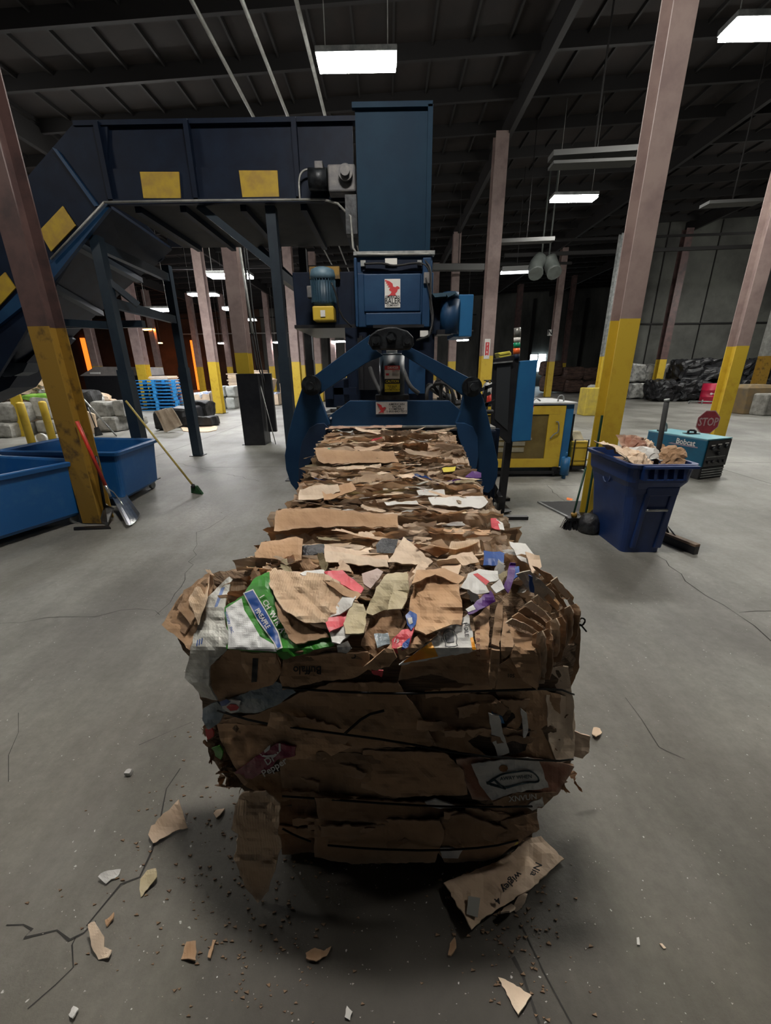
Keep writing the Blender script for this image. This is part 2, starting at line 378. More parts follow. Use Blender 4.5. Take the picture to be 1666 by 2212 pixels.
p=P(1428,783,23.0); column(p.x,23.0,'dim mauve column in front of the white bales on the right',s=.36,top=8,body=MAUVD)
p=P(1655,770,18); column(p.x,18,'grey column at the right edge with battered base',s=.36,body=PIPE,yel=YELW)
p=P(1303,780,15.9); column(p.x,15.9,'pale grey column standing by the yellow concrete block',s=.2,body=STEEL,top=P(1338,505,15.9).z)
FARC=[(212,797,24,.36,'column right of the left yellow painted column'),(308,789,21.2,.46,'broad pinkish column above the blue pallets'),(345,800,30,.34,'dim column right of the blue pallets, next to dark compactor'),
 (432,797,32,.36,'slim column above the pink bags'),(462,792,17.5,.34,'column with conduit left of the black guarded column'),(497,797,33,.34,'slim column just left of the black guarded column'),
 (588,799,33,.36,'thin pink column left of the front conveyor post'),(640,786,19,.36,'pink column right of the front conveyor post'),(655,800,29,.34,'dim column just behind the pink one beside the conveyor post'),
 (689,794,24,.36,'pink column behind the left lever arm'),(722,801,31,.34,'thin column behind the left link of the clamp'),(752,803,35,.34,'faint column seen under the chute body'),(936,802,28,.4,'yellow based column behind the right link of the clamp')]
for x,y,Y,s,l in FARC: p=P(x,y,Y); column(p.x,Y,l,s=s,top=min(8,cz(p.x)-.5))
# guarded column
gc=column(-3.30,9.75,'mauve and yellow column with black steel guard and hanging cables',s=.3,top=5.6)
b=B(); a=P(510,812,9.52);c=P(560,962,9.52); b.bb(a.x,a.x+.5,9.5,9.56,0,1.62).bb(a.x+.46,a.x+.5,9.56,10,0,1.62).bb(a.x,a.x+.04,9.56,10,0,1.62); b.make('guard_plate',BLK,gc,bevel=.01)
B().bb(-2.92,-2.72,9.75,9.85,.28,1.62).make('electrical_panel',BLK,gc,bevel=.01)
B().tube([P(545,700,9.6),P(555,760,9.55),P(560,800,9.6),P(566,812,9.6)],.018,6,2).tube([P(532,535,9.6),P(548,690,9.6),P(562,780,9.65),P(572,830,9.7)],.02,6,1).tube([P(527,535,9.7),P(540,700,9.62),P(556,800,9.5)],.02,6,1).make('cable',RUB,gc)
B().tube([P(518,535,9.58),P(546,720,9.58)],.03,6).make('conduit',PIPE,gc)
o=B().tube([P(562,830,9.65),G(596,960,.01)],.012,6).make('leaning_rod',PIPE,loc=G(596,960)); tag(o,'thin rod leaning against the black guarded column','rod')
# signs on columns
def vsign(x0,x1,y0,y1,Y,name,label,red=True):
    a=P(x0,y0,Y);c=P(x1,y1,Y); t=thing(name,label,'sign',(a.x,Y,c.z))
    B().bb(a.x,c.x,Y,Y+.01,c.z,a.z).make('sign_board',WHT,t)
    return t,a,c
t,a,c=vsign(1048,1057,732,775,13.50,'fire_sign','narrow white and red vertical sign on the column right of the baler')
B().bb(a.x+.03,c.x-.03,13.485,13.50,c.z+.1,a.z-.1).make('red_print',REDI,t)
b=B(); 
for i,ch in enumerate('FIRE'): b.text(ch,.1,(lambda i:lambda u,v:Vector(((a.x+c.x)/2+u,13.48,a.z-.17-i*.11+v)))(i))
b.make('lettering',WHT,t)
t,a,c=vsign(1184,1193,712,725,25.8,'letter_sign','small pale square letter sign on the distant column'); b=B().text('N',.4,lambda u,v:Vector(((a.x+c.x)/2+u,25.78,(a.z+c.z)/2+v))); b.make('lettering',INK,t)

# ================= LAMPS =================
def lamp(x,y,z,label,ln=1.2,wd=.34,group='lit high bay lamps',col=None,cable=True):
    t=thing('high_bay_lamp',label,'lamp',(x,y,z),group)
    o=B().bb(-ln/2-.02,ln/2+.02,-wd/2-.02,wd/2+.02,.03,.11).make('lamp_housing',STEEL,bevel=.01); o.parent=t
    o=B().bb(-ln/2,ln/2,-wd/2,wd/2,-.03,.03).make('lamp_lens',col or LENS); o.parent=t
    if cable:
        b=B(); top=cz(x)+.03
        for s in(-1,1): b.tube([(s*ln*.4,0,.11),(s*ln*.4,0,top-z)],.008,5)
        o=b.make('hanging_chain',PIPE); o.parent=t
    return t
lamp(-.45,8.15,6.15,'large bright lamp hanging above the baler chute')
lamp(5.25,13.55,6.15,'bright lamp hanging right of centre beyond the chute')
lamp(5.45,7.65,6.15,'bright lamp cut by the top right corner of the frame')
far=[(340,670,18,'wide lamp seen between the conveyor posts',1.1),(484,597,14.5,'glaring lamp left of the guarded column',.9),(529,597,14.6,'small lamp just right of the guarded column',.4),
 (421,637,22,'small lamp left of the twin pair above the pink column',.5),(450,637,22,'wider lamp right of the twin pair above the pink column',.9),(500,668,24,'lamp below the glaring one by the guarded column',.8),
 (540,691,28,'small lamp right of the guarded column lower down',.7),(478,742,33,'left lamp of the low pair behind the conduit column',.3),(489,742,33.5,'right lamp of the low pair behind the conduit column',.3),(602,740,33,'small low lamp left of the conveyor front post',.7),
 (732,738,31,'low lamp seen above the left clamp link',.9),(996,735,31,'low lamp seen below the blue tank at right',1.0)]
LENF=mat('far_lamp_lens_glow',(1,1,1),emit=((.97,.97,1),60))
for x,y,Y,l,ln in far: p=P(x,y,Y); lamp(p.x,Y,p.z,l,ln,.5,col=LENF)
LENO=mat('orange_lamp_glow',(1,.5,.2),emit=((1,.28,.05),45))
p=P(320,712,30); lamp(p.x,30,p.z,'small orange sodium lamp in the far left bay',.7,.4,col=LENO,group='orange lamps in the far left bay')
p=P(342,741,40); lamp(p.x,40,p.z,'dim orange lamp deeper in the far left bay',.6,.4,col=LENO,group='orange lamps in the far left bay')
LENN=mat('old_lamp_lens_glow',(1,1,1),emit=((1.0,.95,.86),30)); LENM=mat('middle_lamp_lens_glow',(1,1,1),emit=((1.0,.95,.88),90)); lamp(5.4,2.3,6.15,'lamp overhead to the right outside the picture',col=LENN); lamp(-6.2,2.6,6.15,'lamp overhead to the left outside the picture',col=LENN); lamp(-.2,2.3,6.15,'lamp overhead above the bale run outside the picture',col=LENM); lamp(-6.5,13.5,6.15,'lamp above the left bay hidden by the conveyor'); lamp(12.5,14,6.15,'lamp above the right aisle beyond the edge',ln=1.6); lamp(17,19,6.15,'added unseen lamp brightening the right wall from beyond the edge',ln=1.6); lamp(-9.5,9.5,6.15,'lamp beyond the left edge over the concrete blocks')  # the farther right aisle lamp is added, unseen, to brighten the right wall
ORG=mat('orange_warm_wall_strip',(.9,.25,.03),emit=((1,.2,.02),.8))
for i,(x0,x1,y0,y1) in enumerate(((172,187,730,795),(294,301,745,792),(410,417,735,830))):
    a=P(x0,y0,42.7);c=P(x1,y1,42.7); B().bb(a.x,a.x+.4,42.7,42.85,0,a.z).make('x',ORG)
    o=bpy.data.objects['x']; o.name='lit_orange_strip'; tag(o,['long orange lit strip curtain at the far left','short orange lit strip beside the broad pinkish column','orange lit strip right of the blue pallets'][i],'doorway strip','orange lit strips in the far left bay')
# unlit fixtures / heater
DULL=mat('dull_grey_fixture',(.045,.045,.043),None,.7)
def fixture(x0,y0,x1,y1,Y,label,lit=False,w=.12):
    a=P(x0,y0,Y);c=P(x1,y1,Y); t=thing('strip_fixture',label,'light fixture',(a.x,Y,a.z),'unlit strip fixtures under the roof' if not lit else None)
    B().beam(a,c,.3,w).make('fixture_housing',DULL,t)
    B().tube([(a+c)/2,Vector(((a+c)/2).xy.to_3d())+Vector((0,0,cz(a.x)-.1))],.012,5).make('hanger_rod',CEILB,t)
    if lit: B().beam(a+Vector((0,-.02,-w*.6)),c+Vector((0,-.02,-w*.6)),.2,w*.5).make('fixture_tube',mat('lit_tube',(1,1,1),emit=((.9,.95,1),2.5)),t)
fixture(1190,338,1375,326,9.6,'upper pale blade of the unlit fixture left of the right column',w=.09); fixture(1190,358,1372,350,9.6,'lower pale blade of the unlit fixture left of the right column',w=.05)
fixture(1080,523,1195,518,14,'long unlit fixture above the grey tube heater',w=.1)
fixture(1083,583,1150,580,17,'lit tube beside the grey duct elbows',True,.16); fixture(935,578,1045,578,17,'pale tube fixture right of the chute body',w=.2)
fixture(1522,442,1640,436,10.5,'unlit fixture left of the far right column',w=.06)
def ball(): pass
t=thing('twin_duct',"pair of grey angled duct elbows under the roof right of the tube light",'duct',P(1175,560,17))
for s in (-1,1):
    c=P(1178,562,17); b=B(); a=P(1178+s*8,558,17); m_=P(1178+s*22,575,16.9) if s<0 else P(1192,575,16.9); e=P(1158,592,16.6) if s<0 else P(1198,590,16.6)
    b.tube([a,m_,e],.26,12,1); b.tube([a,(a.x,a.y,cz(a.x)-.1)],.03,6); b.make('duct_elbow',mat('grey_green_duct',(.075,.085,.078),(.05,.055,.05),.6,0,4,.05),t)
# roof-level horizontal members far
for px,py,x2,y2,Y,w,l in ((1090,552,1666,540,18,.12,'far roof truss chord high on the right'),(1180,520,1666,575,20,.08,'lower far truss chord on the right')):
    a=P(px,py,Y); c=P(x2,y2,Y); c.z=a.z+.2
    o=B().beam(a,c,.1,w).make('truss_chord',CEILB,ceil)
for py,Y in ((580,20),(688,40),(722,41)):
    a=P(380,py,Y); c=P(630,py,Y); c.z=a.z; a.x=-20;c.x=8
    B().beam(a,c,.1,.09).make('cross_pipe',PIPE if py>700 else CEILB,ceil)

# ================= CONVEYOR =================
cv=thing('overhead_conveyor','dark blue overhead conveyor with yellow plates feeding the chute','conveyor',(-3,6.2,0))
Y0,Y1=6.2,8.2
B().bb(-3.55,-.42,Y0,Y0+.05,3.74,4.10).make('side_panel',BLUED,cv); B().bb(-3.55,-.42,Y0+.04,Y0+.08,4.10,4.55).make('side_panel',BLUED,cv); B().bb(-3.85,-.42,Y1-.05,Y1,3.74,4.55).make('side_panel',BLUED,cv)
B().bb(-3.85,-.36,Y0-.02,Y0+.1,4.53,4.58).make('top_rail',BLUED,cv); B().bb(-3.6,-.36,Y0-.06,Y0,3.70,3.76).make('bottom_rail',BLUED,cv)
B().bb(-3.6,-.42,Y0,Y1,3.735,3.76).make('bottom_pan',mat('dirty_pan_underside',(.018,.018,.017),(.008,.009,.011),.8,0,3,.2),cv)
for x in (-3.55,-2.45,-1.13): B().bb(x-.03,x+.03,Y0-.06,Y0+.02,3.72,4.56).make('panel_rib',BLUED,cv)
for x in (-3.3,-2.7,-1.9,-1.1,-.6):
    B().bb(x-.04,x+.04,Y0+.1,Y1-.06,3.66,3.735).make('cross_member',BLUED,cv)
for x0,x1,y0,y1 in ((302,390,371,428),(516,603,368,427)):
    B().plate([(x0,y0),(x1-4,y0),(x1,y1),(x0+8,y1)],Y0-.03,.02).make('yellow_plate',PLATEY,cv)
# incline: follows direction down-left
def inc(pp,Y,t,m,nm): return B().plate(pp,Y,t).make(nm,m,cv)
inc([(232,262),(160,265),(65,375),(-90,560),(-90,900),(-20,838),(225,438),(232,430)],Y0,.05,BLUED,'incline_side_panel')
inc([(228,436),(236,448),(100,620),(0,700),(-90,770),(-90,742),(0,672)],Y0-.06,.06,BLUE,'incline_edge_flange')
inc([(112,318),(122,322),(212,444),(204,446)],Y0-.05,.05,BLUE,'incline_rib')
inc([(135,445),(163,487),(110,543),(84,499)],Y0-.03,.02,PLATEY,'yellow_plate')
inc([(10,588),(33,622),(-20,680),(-45,640)],Y0-.03,.02,PLATEY,'yellow_plate')
# far side of incline and underside pans stepped
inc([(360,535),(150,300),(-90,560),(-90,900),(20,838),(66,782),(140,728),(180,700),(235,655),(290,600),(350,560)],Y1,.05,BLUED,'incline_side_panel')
pts=[(225,440,372,540),(160,520,300,600),(90,600,215,672),(20,690,140,745),(-60,770,40,815)]
for i,(xa,ya,xb,yb) in enumerate(pts[:-1]):
    xc,yc,xd,yd=pts[i+1]
    a=P(xa,ya,Y0+.05); b4=P(xb,yb,Y1); c=P(xc,yc,Y0+.05); d=P(xd,yd,Y1)
    B().mesh([a,b4,d,c,a+Vector((0,0,.04)),b4+Vector((0,0,.04)),d+Vector((0,0,.04)),c+Vector((0,0,.04))],[(0,1,2,3),(4,7,6,5),(0,4,5,1),(1,5,6,2),(2,6,7,3),(3,7,4,0)]).make('incline_pan',BLUED,cv)
    B().beam(c+Vector((0,0,-.04)),d+Vector((0,0,-.04)),.12,.08).make('incline_cross_member',mat('dull_slate_paint',(.02,.03,.045),None,.6),cv)
# lower hopper mass at left (dark tail of the conveyor)
B().plate([(-120,620),(60,690),(110,728),(60,780),(20,838),(-20,856),(-120,900)],7.6,.6).make('tail_guard',BLUED,cv)
B().plate([(-60,782),(60,784),(50,804),(30,812),(-60,812)],7.2,.3).make('tail_rail',mat('dull_slate_paint',()),cv)
B().tube([P(225,437,6.1),P(450,433,6.1),P(700,431,6.1),P(730,440,6.0),P(758,468,5.9),P(763,535,5.6),P(772,550,5.5),P(930,549,5.5)],.014,6).tube([P(110,560,6.1),P(225,437,6.1)],.014,6).make('air_pipe',PIPE,cv)
B().tube([P(648,430,6.1),P(645,385,6.1),P(655,366,6.1),P(680,366,6.1)],.013,6,2).make('motor_cable',PIPE,cv)
# drive gearbox
c0=P(720,385,5.95)
B().bb(P(708,360,5.95).x,P(768,360,5.95).x,5.9,6.1,P(715,418,5.95).z,P(715,358,5.95).z).make('drive_gearbox',GREY,cv,bevel=.02)
b=B(); q=P(747,376,5.88); b.cyl(q,q+Vector((0,-.06,0)),.085,n=24).cyl(q+Vector((0,-.06,0)),q+Vector((0,-.11,0)),.055,n=24); b.make('gearbox_hub',GREY,cv)
b=B(); q0=P(668,388,6.0);q1=P(708,388,6.0); b.cyl(q0,q1,.115,n=20)
b.make('drive_motor',GREASE,cv); B().bb(P(682,366,6).x,P(700,366,6).x,5.9,6.1,P(690,372,6).z,P(690,355,6).z).make('terminal_box',GREY,cv,bevel=.01)
B().bb(P(745,420,5.9).x,P(770,420,5.9).x,5.9,6.05,P(750,505,5.9).z,P(750,420,5.9).z).make('bearing_bracket',GREASE,cv)
# support frame
sf=thing('conveyor_stand','dark blue square tube support frame under the overhead conveyor','support frame',(-3.2,7,0))
def post(x,y,z,w=.13,m=BLUED,par=sf): 
    B().bb(x-w/2,x+w/2,y-w/2,y+w/2,.012,z).make('post',m,par); B().bb(x-w,x+w,y-w,y+w,0,.012).make('foot_plate',BLK,par)
    B().bb(x-w/2-.015,x+w/2+.015,y-w/2-.015,y+w/2+.015,.012,z*.5).make('post_sleeve',m,par)
xl=P(205,500,6.3).x; xr=P(585,440,6.3).x; xb=G(432,982).x
BL2=mat('slate_blue_steel',(.006,.015,.027),(.012,.024,.036),.5,0,5,.06)
post(xl,6.3,3.40,m=BL2); post(xb,8.35,3.5,m=BL2); post(xr,6.3,3.70,m=BL2); 
xr2=P(668,750,8.3).x; post(xr2,8.3,3.72,m=BLK)
for z in (3.30,2.60): B().beam((xl,6.3,z),(xb,8.35,z),.09,.13).make('cross_beam',BL2,sf)
B().beam((xr,6.3,2.95),(xr2,8.3,3.0),.09,.13).make('cross_beam',BL2,sf)
B().beam((xr,6.3,3.0),(P(430,440,6.3).x,6.3,3.72),.09,.1,(0,1,0)).make('diagonal_brace',BL2,sf)
B().beam((xr2,8.25,3.05),(P(560,520,8.2).x,8.2,3.74),.08,.1,(0,1,0)).make('diagonal_brace',BL2,sf)
B().beam((xl,6.3,2.9),(xl+.25,6.55,2.6),.07,.08).beam((xl,6.3,2.3),(xl-1.2,6.6,2.4),.08,.1).make('diagonal_brace',BL2,sf)
B().bb(xl-1.6,xl,7.0,7.1,2.35,2.45).make('cross_beam',BL2,sf)

# ================= BALER =================
bl=thing('horizontal_baler','blue horizontal baler with tall chute, motors and clamp links','baler',(0,5.6,0))
def bx(x0,x1,y0,y1,Yf,Yb,nm,m,bev=0,par=bl):
    a=P(x0,y0,Yf);c=P(x1,y1,Yf); return B().bb(a.x,c.x,Yf,Yb,c.z,a.z).make(nm,m,par,bevel=bev)
# chute
a=P(774,232,5.6);c=P(930,548,5.6); X0,X1=-.345,.475
b=B(); b.bb(X0,X1,5.6,5.63,c.z,a.z).bb(X0,X0+.03,5.63,7.6,c.z,a.z).bb(X1-.03,X1,5.63,7.6,c.z,a.z).bb(X0,X1,7.57,7.6,c.z,a.z); b.make('feed_chute',CHUTE,bl)
B().bb(X0-.03,X1+.03,5.56,5.62,a.z-.02,a.z+.03).bb(X1-.02,X1+.035,5.56,5.62,c.z,a.z).bb(X1,X1+.03,5.62,7.6,a.z-.02,a.z+.03).make('chute_flange',CHUTE,bl)
B().bb(X0-.06,X1+.09,5.50,5.62,c.z-.03,c.z+.01).make('chute_base_flange',STEEL,bl)
# charge box
bx(768,934,556,588,5.55,7.4,'upper_housing',BLUE)
bx(783,918,562,584,5.53,5.55,'sensor_shelf',BLUED)
bx(768,934,590,705,5.55,7.4,'charge_box',BLUE,.01)
bx(785,908,592,672,5.52,5.55,'inspection_panel',BLUE,.01)
bx(790,910,676,702,5.48,5.54,'shear_cover',BLUE,.01)
bx(764,775,556,706,5.46,5.56,'corner_post',BLUE,.01); bx(914,928,556,706,5.46,5.56,'corner_post',BLUE,.01)
bx(806,916,702,707,5.40,5.56,'lip_plate',BLK)
bx(832,858,558,572,5.50,5.52,'small_label',WHT); bx(779,790,562,575,5.50,5.53,'bracket',STEEL); bx(902,911,562,573,5.50,5.53,'bracket',STEEL)
bx(916,928,588,612,5.42,5.48,'limit_switch',GREY,.005)
b=B(); b.tube([P(787,570,5.48),P(830,568,5.47),P(850,576,5.47),P(905,566,5.48),P(925,575,5.46),P(930,600,5.45),P(928,650,5.45),P(936,700,5.4),P(930,725,5.3),P(900,735,5.2)],.012,6,2)
b.tube([P(918,562,5.47),P(932,580,5.42),P(930,640,5.4),P(938,690,5.35),P(925,728,5.2)],.011,6,2).tube([P(920,600,5.4),P(935,660,5.4),P(932,715,5.3)],.009,6,1)
b.tube([P(716,610,5.35),P(728,640,5.38),P(735,680,5.45),P(760,706,5.5)],.011,6,1); b.make('wiring',RUB,bl)
# eagle emblem decal : generic flying bird shape as on the machine
EAG=[(-.10,.42),(.16,.34),(.34,.22),(.38,.05),(.52,.02),(.62,.08),(.76,.02),(.78,-.06),(.66,-.1),(.62,-.22),(.5,-.34),(.58,-.46),(.3,-.44),(.0,-.47),(.2,-.36),(.28,-.24),(.12,-.12),(.2,.0),(.04,.02),(.14,.1),(-.02,.14),(.06,.2),(-.08,.24),(0,.31),(-.12,.34)]
def decal(x0,x1,y0,y1,Y,parts,par,nm='maker_decal'):
    a=P(x0,y0,Y);c=P(x1,y1,Y); o=B().bb(a.x,c.x,Y-.006,Y,c.z,a.z).make(nm,WHT,par)
    W=c.x-a.x;H=a.z-c.z
    for kind,m,arg in parts:
        b=B()
        if kind=='bird': cx,cz_,s=arg; b.prism([Vector((a.x+W*cx+s*(u-.3),Y-.007,c.z+H*cz_+s*v)) for u,v in EAG],(0,-.002,0))
        elif kind=='bar': u0,u1,v0,v1=arg; b.bb(a.x+W*u0,a.x+W*u1,Y-.0085,Y-.006,c.z+H*v0,c.z+H*v1)
        else:
            s_,cx,cz_,size,sx=arg; b.text(s_,size,(lambda cx,cz_,sx:lambda u,v:Vector((a.x+W*cx+u*sx,Y-.0095,c.z+H*cz_+v)))(cx,cz_,sx))
        b.make({'bird':'emblem','bar':'colour_band','text':'lettering'}[kind],m,o)
    return o
decal(831,865,603,664,5.515,[('bird',REDI,(.46,.70,.20)),('text',INK,('AMERICAN',.5,.37,.047,.78)),('text',INK,('BALER',.5,.22,.085,.82)),('text',INK,('COMPANY',.5,.07,.035,.9))],bl)
bx(908,925,714,727,5.3,5.33,'small_label',WHT)
# left side motor box
bx(631,770,588,704,5.8,7.2,'side_housing',BLUED,.01)
bx(636,768,702,708,5.6,7.2,'side_shelf',BLK); bx(758,768,590,705,5.72,5.8,'housing_flange',BLUED); bx(728,732,596,690,5.76,5.8,'housing_seam',BLUED)
t=bl
mx,my=P(700,650,5.55).x,5.55
def zz(py): return P(700,py,5.55).z
b=B(); b.lathe((mx,my,0),[(.125,zz(662)),(.135,zz(655)),(.135,zz(606))],24)
for k in range(26):
    a=2*PI*k/26; b.box((mx+.14*math.cos(a),my+.14*math.sin(a),(zz(655)+zz(606))/2),(.03,.008,zz(606)-zz(655)),Matrix.Rotation(a,3,'Z'))
b.make('pump_motor',mat('slate_motor_paint',(.015,.045,.075),(.03,.07,.1),.5,0,8,.05),bl)
B().lathe((mx,my,0),[(.15,zz(606)),(.155,zz(596)),(.14,zz(584)),(.09,zz(579)),(.0,zz(578))],24).make('motor_fan_cover',mat('pale_blue_cowl',(.10,.17,.22),(.06,.12,.17),.5,0,8,.03),bl)
bx(662,676,617,643,5.48,5.58,'motor_terminal_box',GREY,.01)
b=B().bb(mx-.13,mx+.13,my-.13,my+.13,zz(695),zz(664)); b.make('coupling_housing',YEL,bl,bevel=.015)
bx(692,703,670,684,5.408,5.415,'small_label',WHT)
bx(668,734,576,602,5.72,5.95,'yellow_bracket',YELW)
# right tank + cabinet
b=B(); tx=P(972,680,5.5).x; z0=P(972,722,5.5).z; z1=P(972,648,5.5).z
b.cyl((tx,5.5,z0),(tx,5.5,z1),.12,n=24).cyl((tx,5.5,z1),(tx,5.5,z1+.08),.10,n=20); b.make('hydraulic_tank',BLUE,bl)
bx(984,1019,636,727,5.5,6.1,'valve_cabinet',mat('cabinet_blue_paint',(.012,.10,.25),(.015,.13,.29),.45,0,3,.03),.01)
B().plate([(934,634),(985,630),(990,638),(940,642)],5.35,.3).plate([(965,636),(985,629),(985,634),(968,642)],5.3,.1).make('tank_lid',mat('slate_motor_paint',()),bl)
bx(936,960,640,722,5.55,5.9,'manifold_block',BLUED,.01)
bx(945,975,712,722,5.4,5.6,'drain_bracket',BLK)
# lower body of the baler behind the clamp
bx(745,935,706,880,5.6,8.5,'ram_body',BLUED,.01)
bx(700,745,820,880,5.0,6.5,'body_base',BLUED,.01)
B().bb(-.8,.95,3.55,5.6,.0,1.15).make('press_chamber',BLUED,bl,bevel=.02)
for k in range(6): B().bb(-.84,-.8,3.6+k*.36,3.66+k*.36,0.0,1.15).bb(.95,.99,3.6+k*.36,3.66+k*.36,0,1.15).make('chamber_rib',BLUED,bl)
B().bb(-.80,.95,3.6,5.6,1.15,1.17).make('chamber_top',mat('dusty_top_plate',(.30,.30,.28),(.18,.18,.17),.7,0,6,.1),bl)
bx(703,770,838,852,5.0,5.1,'top_rail',BLUED); bx(703,720,832,862,4.9,5.0,'top_rail',BLUED)
bx(772,825,730,842,5.4,5.6,'vertical_rib',BLK); bx(884,918,768,850,5.45,5.6,'vertical_rib',BLUE); bx(776,786,725,842,5.3,5.4,'vertical_rib',BLK)
# bundles of hoses
rg=random.Random(3); b=B()
for k in range(9):
    y0=4.1+rg.uniform(-.4,1.0); z=1.2+rg.uniform(0,.06)
    b.tube([(-.55+rg.uniform(-.2,.2),y0,z),(0,y0-.1,z+rg.uniform(0,.05)),(.45,y0-.2,z+.04),(.85+rg.uniform(-.1,.1),max(3.75,y0-.4),z+rg.uniform(-.02,.1))],.02,7,2)
for k in range(7):
    x=rg.uniform(.2,.75); y0=rg.uniform(4.2,5.2); b.tube([(x,y0,1.2),(x-.05,y0-.1,1.42+rg.uniform(0,.2)),(x+rg.uniform(-.3,.2),y0+.2,1.5),(x+.25,y0+.3,1.2)],.02,7,2)
b.tube([P(860,770,4.6),P(872,800,4.3),P(885,835,4.2),P(905,850,4.2)],.022,8,2).tube([P(800,795,4.8),P(808,820,4.6),P(822,848,4.5)],.022,8,2)
b.make('hydraulic_hoses',RUB,bl)
b=B(); b.bb(.55,.72,4.4,4.7,1.17,1.36).cyl((.48,4.35,1.25),(.80,4.35,1.25),.05).cyl((.62,4.3,1.25),(.62,4.3,1.42),.03).bb(.35,.5,4.5,4.7,1.17,1.3); b.make('valve_block',GREASE,bl)
b=B()
for x,y,h in ((.95,4.15,.35),(.88,4.35,.3),(1.0,4.5,.25),(.93,4.0,.2)): b.beam((x,y,1.0),(x+.02,y,1.15+h),.03,.03).beam((x-.06,y,1.1+h),(x+.1,y,1.16+h),.03,.03).cyl((x-.02,y-.03,1.1+h*.7),(x-.02,y+.03,1.1+h*.7),.04,n=12)
b.make('valve_linkage',GREASE,bl)
# clamp links (front)
Y=3.42
def cl(pp,Yf,th,nm,m,bev=.004): return B().plate(pp,Yf,th).make(nm,m,bl,bevel=bev)
cl([(795,742),(800,722),(665,822),(655,838),(662,850),(690,852),(790,785),(828,768)],Y,.05,'link_bar',BLUE)
cl([(872,742),(1022,820),(1036,832),(1035,848),(1005,858),(925,800),(868,765)],Y,.05,'link_bar',BLUE)
LA=[(657,826),(675,815),(692,834),(688,850),(708,905),(713,918),(700,925),(697,948),(690,960),(676,985),(655,1030),(640,1060),(628,1045),(618,1015),(615,985),(622,940),(635,890),(650,845)]
RA=[(1015,815),(1035,825),(1038,845),(1046,865),(1056,905),(1066,950),(1077,1000),(1075,1030),(1066,1055),(1055,1066),(1040,1062),(1030,1035),(1010,985),(996,945),(985,915),(995,890),(1000,860),(1005,840)]
cl(LA,Y-.03,.06,'lever_arm',BLUE,.006); cl(RA,Y-.03,.06,'lever_arm',BLUE,.006)
# inner round cheek plates
def arc(c,pts,flip=1): return pts
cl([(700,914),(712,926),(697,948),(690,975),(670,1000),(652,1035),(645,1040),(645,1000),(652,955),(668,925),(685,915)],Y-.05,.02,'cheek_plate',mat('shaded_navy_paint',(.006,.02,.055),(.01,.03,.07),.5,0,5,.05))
cl([(985,913),(1005,914),(1022,922),(1032,945),(1034,985),(1030,1010),(1022,1022),(1003,975),(990,945)],Y-.05,.02,'cheek_plate',mat('cheek_blue_paint',(.010,.05,.13),(.014,.06,.15),.45,0,4,.05))
cl([(708,908),(712,898),(755,866),(972,866),(1008,898),(1012,912),(1005,921),(712,921)],Y+.02,.10,'cross_head',BLUE)
cl([(696,921),(990,919),(990,924),(696,926)],Y+.0,.05,'cross_head_lip',STEEL)
for s in(-1,1):
    pass
cl([(796,742),(799,724),(815,712),(838,706),(855,706),(880,714),(893,728),(895,745),(885,756),(805,756)],Y-.08,.05,'apex_plate',GREASE,.01)
def nut(px,py,Yf,r,rot=0):
    c=P(px,py,Yf); b=B(); b.cyl(c,c+Vector((0,.05,0)),r*1.3,n=20); b.prism([c+Vector((r*math.cos(rot+PI/2*k+PI/4),-.04,r*math.sin(rot+PI/2*k+PI/4)))*1 for k in range(4)],(0,.045,0)); b.cyl(c+Vector((0,-.07,0)),c,r*.5,n=12); b.make('pivot_pin',GREASE,bl)
nut(812,738,Y-.08,.042,.1);nut(845,731,Y-.08,.036,.5);nut(879,738,Y-.08,.042,.1)
nut(672,833,Y-.06,.06,.2);nut(1021,836,Y-.06,.06,.1)
cx=P(847,800,3.55).x
def zc(py): return P(847,py,3.55).z
B().cyl((cx,3.55,zc(852)),(cx,3.55,zc(768)),.105,n=28).cyl((cx,3.55,zc(768)),(cx,3.55,zc(764)),.098,n=28).make('clamp_cylinder',mat('blackish_blue_paint',(.010,.018,.026),(.02,.028,.035),.4,0,6,.05),bl)
B().cyl((cx,3.55,zc(766)),(cx,3.55,zc(752)),.045,n=20).make('piston_rod',ALU,bl)
B().bb(cx-.14,cx+.14,3.44,3.62,zc(862),zc(852)).make('cylinder_base',GREASE,bl,bevel=.004)
# curved-cylinder labels kept flat, riveted on the front
decal(831,864,790,818,3.437,[('bar',REDI,(.0,1,.68,1)),('text',WHT,('DANGER',.55,.84,.026,.85)),('bar',REDI,(.5,.68,.58,.62)),('bar',INK,(.7,.95,.58,.62)),('bar',REDI,(.08,.28,.26,.42)),('bar',INK,(.5,.9,.44,.46)),('bar',INK,(.5,.95,.34,.36)),('bar',INK,(.5,.92,.24,.26))],bl,'danger_label')
a=P(831,819,3.437);c=P(864,846,3.437); o=B().bb(a.x,c.x,3.431,3.437,c.z,a.z).make('caution_label',mat('label_yellow',(.65,.52,.02),None,.5),bl)
W=(a.x+c.x)/2
B().bb(a.x,c.x,3.4285,3.431,a.z-.036,a.z).make('colour_band',INK,o)
b=B(); b.text('CAUTION',.028,lambda u,v:Vector((W+u*.85,3.4275,a.z-.018+v))); b.make('lettering',mat('label_yellow',()),o)
b=B(); b.text('THIS BALER\nSTARTS\nAUTOMATICALLY',.017,lambda u,v:Vector((W+u*.9,3.4275,a.z-.07+v))); b.make('lettering',INK,o)
decal(812,880,868,894,Y+.02,[('bird',REDI,(.17,.52,.085)),('text',INK,('AMERICAN\nBALER\nCOMPANY\n1-800-843-7512',.66,.5,.023,1.15))],bl)
for px,py in ((715,903),(1000,903)): nb=P(px,py,Y+.02); B().cyl(nb,nb+Vector((0,-.012,0)),.009,n=8).make('bolt',WHT,bl)
